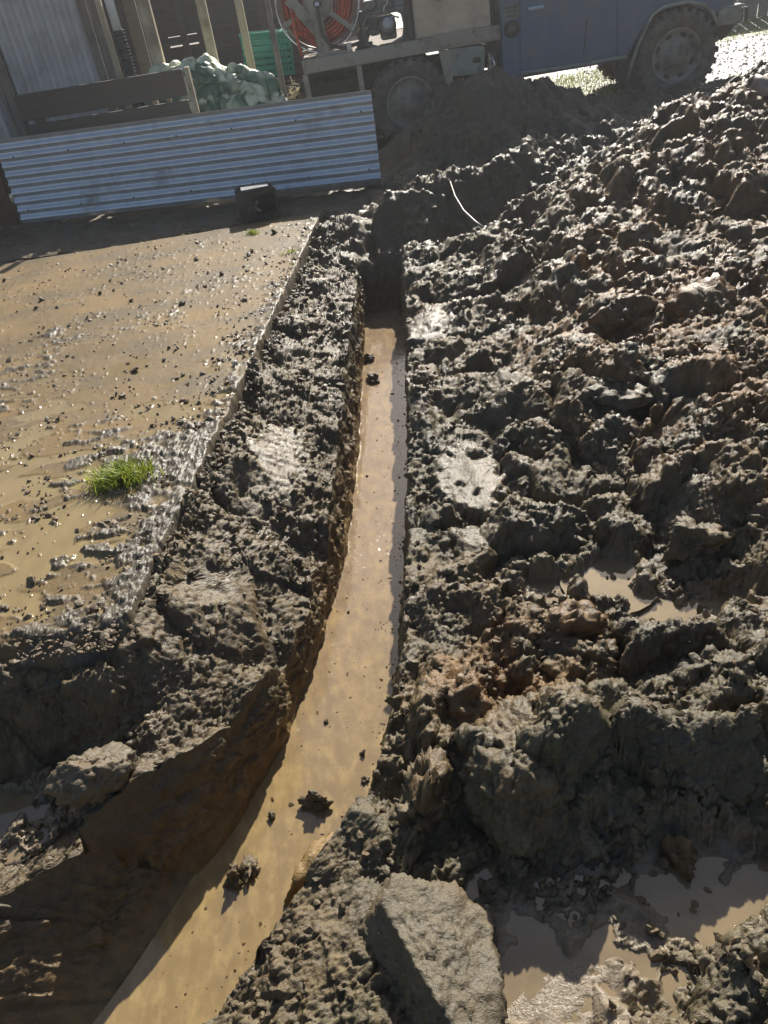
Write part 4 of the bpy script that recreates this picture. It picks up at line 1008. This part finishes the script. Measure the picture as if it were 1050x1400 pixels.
# corrugated sheet leaning in front
shp = Vector((-2.925, 7.775, 0)); she = Vector((.44, 7.13, 0)); dv = she - shp
sh_ = corrugated('corrugated_iron_sheet', 0, dv.length, .0, .715, M_iron, None, False, .0752, .0105, 0.)
sh_.location = shp + Vector((0, 0, -.005)); sh_.rotation_euler = (R(-4), 0, math.atan2(dv.y, dv.x))
tag(sh_, 'long sheet of corrugated iron standing on its side at the far end of the slab', 'iron sheet')
for k in range(14):
    nx_ = .12 + (k % 7) * .53 + rng.uniform(-.05, .05); nz_ = .0752 * (1.5 if k < 7 else 7.5)
    MB().lathe([(.008, -.0145), (.006, -.018), (.001, -.019)], (nx_, 0, nz_), 8).build('nail_head', M_rust, sh_)
bb = MB().box((0, 0, 0), (.9, .02, .62), None, .003).build('rusty_panel', M_rust); bb.location = (-3.42, 7.9, .29); bb.rotation_euler = (R(-5), 0, R(-8))
tag(bb, 'rusty brown panel behind the left end of the corrugated iron sheet', 'panel')
gb = MB().box((0, 0, 0), (1.15, .05, .05), None, .005).build('timber_batten', M_greywood)
gp = (shp + she) / 2 + Vector((1.1, -.30, .02)); gb.location = gp; gb.rotation_euler = (0, 0, math.atan2(dv.y, dv.x)); tag(gb, 'grey timber batten on the ground under the right end of the iron sheet', 'batten')

# black container lying on its side
jc = g(357, 300, 0); jr = empty('plastic_container', (jc.x, jc.y + .04, -.02), (0, 0, R(8))); tag(jr, 'cut open black plastic container lying in front of the iron sheet', 'container')
W_, D_, H_ = .33, .26, .24
def rr_outline(x0, x1, z0, z1, r, n=4):
    pts = []
    for cx, cz, a0 in ((x1 - r, z0 + r, -90), (x1 - r, z1 - r, 0), (x0 + r, z1 - r, 90), (x0 + r, z0 + r, 180)):
        for k in range(n + 1): t = R(a0 + 90 * k / n); pts.append((cx + r * math.cos(t), cz + r * math.sin(t)))
    return pts
ol = rr_outline(-W_ / 2, W_ / 2, 0, H_, .05); il = rr_outline(-W_ / 2 + .008, W_ / 2 - .008, .008, H_ - .008, .043)
V = [(x_, 0, z_) for x_, z_ in ol] + [(x_ * .97, D_, z_ * .95 + .006) for x_, z_ in ol] + [(x_, 0, z_) for x_, z_ in il] + [(x_ * .97, D_ - .01, z_ * .95 + .006) for x_, z_ in il]; n = len(ol)
Q = []
for k in range(n):
    k2 = (k + 1) % n; Q += [[k, k2, n + k2, n + k], [2 * n + k, 3 * n + k, 3 * n + k2, 2 * n + k2], [k, 2 * n + k, 2 * n + k2, k2]]
me = bpy.data.meshes.new('shell'); me.from_pydata(V, [], Q + [list(range(n, 2 * n))[::-1], list(range(3 * n, 4 * n))]); me.materials.append(M_blackpl); o = link(bpy.data.objects.new('shell', me)); o.parent = jr
for p_ in me.polygons: p_.use_smooth = len(p_.vertices) == 4
fp = MB(); yF = .004
fp.box((-.095, yF, .12), (.13, .008, .215)).box((.065, yF, .215), (.19, .008, .035)).box((.06, yF, .028), (.20, .008, .045)).box((.150, yF, .12), (.018, .008, .20)).build('front_face', M_blackpl, jr)
MB().lathe([(.030, -.004), (.030, -.010), (.022, -.010), (.020, .0), (.001, .0)], (-.075, 0, .105), 18).build('filler_neck', M_under, jr)
MB().box((-.01, -.002, .09), (.06, .010, .018), Matrix.Rotation(.8, 3, 'Y').to_quaternion(), .004).box((-.01, -.002, .14), (.05, .010, .014), Matrix.Rotation(-.9, 3, 'Y').to_quaternion(), .004).build('moulded_rib', M_greypl, jr)
MB().box((.0, .10, H_ + .001), (.22, .13, .008), None, .003).build('top_label', M_greypl, jr)

# green crates
def crate(px, py, yp, wdt, hgt, dep, label, holes, rz):
    p = atY(px, py, yp); o = empty('plastic_crate', (p.x, yp, p.z - hgt / 2), (0, R(3), rz)); tag(o, label, 'crate')
    nsl = 7; t = .012
    for k in range(nsl):
        z_ = hgt * (k + .5) / nsl
        MB().box((0, 0, z_), (wdt, t, hgt / nsl * .72), None, .003).build('slat', M_teal, o)
    for s_ in (-1, 1): MB().box((s_ * wdt / 2, dep / 2, hgt / 2), (t, dep, hgt), None, .003).build('side_panel', M_teal, o)
    for k in range(holes): MB().box(((k + .5) / holes * wdt - wdt / 2, -.004, hgt / 2), (.016, .014, hgt), None, .003).build('rib', M_teal, o)
    MB().box((0, -.006, hgt - .01), (wdt + .02, .03, .03), None, .004).build('rim', M_teal, o); MB().box((0, dep, hgt / 2), (wdt, t, hgt)).box((0, dep / 2, .01), (wdt, dep, t)).build('back_panel', M_teal, o)
    return o
crate(358, 76, 9.75, .42, .42, .3, 'wide teal plastic crate behind the thin posts', 3, R(-5))
crate(388, 74, 9.55, .17, .40, .3, 'narrow teal plastic crate standing on end right of the last post', 4, R(12))

# heap of tarpaulins
gx = np.linspace(-1.85, -.10, 240); gy = np.linspace(8.33, 9.25, 240); TX, TY = np.meshgrid(gx, gy); TX = TX.astype(np.float32); TY = TY.astype(np.float32)
def dome(cx, cy, rx, ry, h, pw=2.2): 
    d = np.abs((TX - cx) / rx) ** pw + np.abs((TY - cy) / ry) ** pw; return h * np.sqrt(np.clip(1 - d, 0, 1))
fw = fbm(TX * 3, TY * 3, 601, 3) * .12
TXs, TYs = TX, TY
TX = TX + fw; TY = TY - fw
hh = np.maximum.reduce([dome(-1.25, 8.95, .45, .40, 1.02), dome(-.98, 8.85, .38, .38, 1.04), dome(-1.05, 8.62, .36, .28, .82), dome(-.62, 8.72, .30, .30, .90), dome(-.72, 8.55, .42, .22, .70), dome(-.45, 8.62, .25, .25, .62), dome(-1.48, 8.95, .30, .26, 1.02), dome(-.36, 8.70, .22, .2, .58), dome(-.95, 8.65, .75, .32, .55)])
TX, TY = TXs, TYs
rdg = 1 - np.abs(fbm(TX * 4.5 + hh * 2.5, TY * 2 + hh * 6, 611, 2)) * 1.9; rd2 = 1 - np.abs(fbm(TX * 7 - hh * 4, TY * 3 + hh * 7, 612, 2)) * 1.7
hh2 = hh + (rdg * .085 + rd2 * .020 - .05) * sstep(0, .3, hh)
gyh, gxh = np.gradient(hh2, gy, gx)
VX = TX - np.clip(gxh, -4, 4) * .010; VY = TY - np.clip(gyh, -4, 4) * .010
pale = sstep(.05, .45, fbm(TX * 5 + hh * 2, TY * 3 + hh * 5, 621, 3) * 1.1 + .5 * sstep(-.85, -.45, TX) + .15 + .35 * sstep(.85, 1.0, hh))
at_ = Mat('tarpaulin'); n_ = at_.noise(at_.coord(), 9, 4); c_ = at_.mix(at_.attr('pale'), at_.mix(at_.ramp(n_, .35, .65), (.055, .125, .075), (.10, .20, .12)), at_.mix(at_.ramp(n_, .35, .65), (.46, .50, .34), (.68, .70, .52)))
at_.bump((at_.noise(at_.coord(), 24, 4, .6), .012), (at_.noise(at_.coord(), 300, 2), .0006)); M_tarp = at_.set(c_, .38)
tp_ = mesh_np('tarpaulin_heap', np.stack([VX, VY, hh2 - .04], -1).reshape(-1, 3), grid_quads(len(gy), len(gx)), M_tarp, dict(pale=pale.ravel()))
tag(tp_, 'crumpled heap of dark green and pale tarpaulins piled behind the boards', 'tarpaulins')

# straw and a dark trough beside it
r_ = np.random.default_rng(44); sp_ = atY(402, 122, 9.1); m_ = MB(); pts = []
n_ = 900; P0 = np.stack([r_.normal(sp_.x, .17, n_), r_.normal(9.05, .16, n_), np.abs(r_.normal(0, .05, n_))], -1)
dd_ = np.sqrt(((P0[:, 0] - sp_.x) / .34) ** 2 + ((P0[:, 1] - 9.05) / .3) ** 2); P0[:, 2] += np.clip(1 - dd_, 0, 1) * (sp_.z + .02)
di = r_.normal(size=(n_, 3)); di[:, 2] *= .4; di /= np.linalg.norm(di, axis=1, keepdims=True); di *= r_.uniform(.02, .06, (n_, 1)); sdv = np.cross(di, (0, 0, 1)); sdv = sdv / np.linalg.norm(sdv, axis=1, keepdims=True) * .003
V = np.stack([P0 - di - sdv, P0 - di + sdv, P0 + di + sdv, P0 + di - sdv], 1).reshape(-1, 3); tag(mesh_np('straw', V, np.arange(n_ * 4).reshape(-1, 4), M_straw), kind='stuff')
tr0 = atY(385, 110, 9.05)
trg = MB().prism([(-.22, 0), (.20, 0), (.26, .16), (.235, .16), (.18, .03), (-.20, .03), (-.245, .20), (-.27, .20)], 0, .3, .004).box((0, .005, .06), (.44, .01, .10)).box((0, .29, .06), (.44, .01, .10)).build('trough', M_blackpl)
trg.location = (tr0.x - .07, 9.2, tr0.z - .16); trg.rotation_euler = (0, R(14), 0); tag(trg, 'dark plastic trough tilted between the tarpaulins and the straw', 'trough')
mm_ = MB(); mm_.box((0, 0, 0), (.62, .4, max(tr0.z - .2, .1)), None, .01); sup = mm_.build('timber_block', M_darkwood); sup.location = (tr0.x - .1, 9.4, max(tr0.z - .2, .1) / 2 - .02); tag(sup, 'dark block of timber under the trough by the shed posts', 'timber')

# thin rod arching over the mud, clay pipe on the far heap
rp = [(614, 235, .16), (616, 250, .17), (622, 268, .15), (634, 288, .13), (650, 303, .10), (668, 315, .07)]
rod = MB().tube([(lambda q_: (q_.x, q_.y, q_.z))(g(a, b_, z_)) for a, b_, z_ in rp], .006, 7).build('bent_rod', simple('muddy_rod', (.30, .27, .22), (.42, .38, .32), 30, (.3, .5)))
tag(rod, 'thin bent rod arching down over the dark hollow beyond the trench', 'rod')
pc = g(1044, 160, .48); cpz = zt(pc.x, pc.y)
cpm = MB().tube([(0, 0, 0), (.05, -.005, -.01), (.42, -.06, -.05)], [.062, .062, .058], 18).tube([(.12, -.015, -.017), (.17, -.022, -.023)], .068, 18).build('clay_pipe', M_clay); cpm.location = (pc.x - .08, pc.y + .05, cpz + .05); cpm.rotation_euler = (0, R(8), R(-25)); tag(cpm, 'pinkish clay pipe half buried in the heap at the right edge', 'pipe')

# ------------------------------------------------------------------ yard beyond the truck
gyy = np.concatenate([np.linspace(8.9, 13.2, 90), np.linspace(13.3, 60, 40)]); gxx = np.linspace(1.4, 24, 170)
GX, GY = np.meshgrid(gxx.astype(np.float32), gyy.astype(np.float32))
lim = 12.15 + .02 * GX
a = Mat('yard_gravel'); co = a.coord(); n1 = a.noise(co, 40, 3, .7); n2 = a.noise(co, 1.3, 3); vn = a.n('ShaderNodeTexVoronoi'); vn.inputs['Scale'].default_value = 55; a.l(co, vn.inputs['Vector'])
c = a.mix(a.ramp(n1, .35, .65), (.26, .25, .23), (.46, .44, .41)); c = a.mix(a.attr('green'), c, a.mix(n1, (.05, .075, .02), (.12, .15, .04)))
a.bump((vn.outputs['Distance'], .012), (n1, .004)); M_yard = a.set(c, a.fmix(a.ramp(n1, .3, .7), .3, .6))
green = np.clip(sstep(12.1, 12.35, GY) + sstep(.1, .4, fbm(GX * 2, GY * 3, 701, 3) - .25 + .7 * np.exp(-((GY - 10.3) / .7) ** 2)) * (GX < 4.3), 0, 1)
GZ = -.025 + fbm(GX * .8, GY * .8, 702, 3) * .012 - .2 * sstep(1.75, 1.4, GX) - .2 * sstep(9.1, 8.9, GY)
tag(mesh_np('gravel_yard', np.stack([GX, GY, GZ], -1).reshape(-1, 3), grid_quads(len(gyy), len(gxx)), M_yard, dict(green=green.ravel())), kind='structure')
n_ = 3800; x = r_.uniform(2.2, 8.5, n_); y = r_.uniform(9.1, 12.2, n_); s_ = np.clip(np.exp(r_.normal(-4.5, .35, n_)), .006, .03)
scatter('gravel_stones', np.stack([x, y, -.02 + s_ * .2], -1), s_, M_gravel, False, .6, seed=50)
pts = [(a_, b_, -.03) for a_, b_ in zip(r_.uniform(2.1, 4.4, 4200), np.where(r_.uniform(0, 1, 4200) < .6, r_.normal(10.9, .3, 4200), r_.normal(9.9, .3, 4200)))]
tag(blades('grass', pts, .07, M_grass2, .004, .9, 5), kind='stuff')
pts = [(a_, b_, -.03) for a_, b_ in zip(r_.uniform(4.5, 10, 2500), r_.uniform(12.2, 14.0, 2500))]
tag(blades('grass', pts, .06, M_grass2, .005, .9, 6), kind='stuff')
fn = empty('board_fence', (5.0, 14.1, -.05), (0, 0, R(2))); tag(fn, 'weathered board fence beyond the gravel yard at the top right corner', 'fence')
for k in range(34): MB().box((k * .182 - .4, 0, .60), (.168, .022, 1.2), None, .003).build('fence_board', M_greywood, fn)
for k in range(4): MB().box((k * 1.9 - .3, .08, .6), (.1, .1, 1.25), None, .004).build('fence_post', M_greywood, fn)
for zz in (.25, 1.0): MB().box((2.6, .045, zz), (6.3, .04, .09), None, .003).build('fence_rail', M_greywood, fn)

# ------------------------------------------------------------------ thin scattering volume, added to stand in for the pale backlit glare
hb_ = MB().box((0, 60, .9), (400, 240, 3.4)).build('glare_haze', bpy.data.materials.new('glare_haze_air')); hm_ = hb_.data.materials[0]; hm_.use_nodes = True
t_ = hm_.node_tree; t_.nodes.clear(); pv = t_.nodes.new('ShaderNodeVolumePrincipled'); ot = t_.nodes.new('ShaderNodeOutputMaterial')
pv.inputs['Color'].default_value = (.92, .95, 1, 1); pv.inputs['Density'].default_value = GLARE_HAZE; pv.inputs['Anisotropy'].default_value = .55
t_.links.new(pv.outputs[0], ot.inputs['Volume']); tag(hb_, kind='stuff')
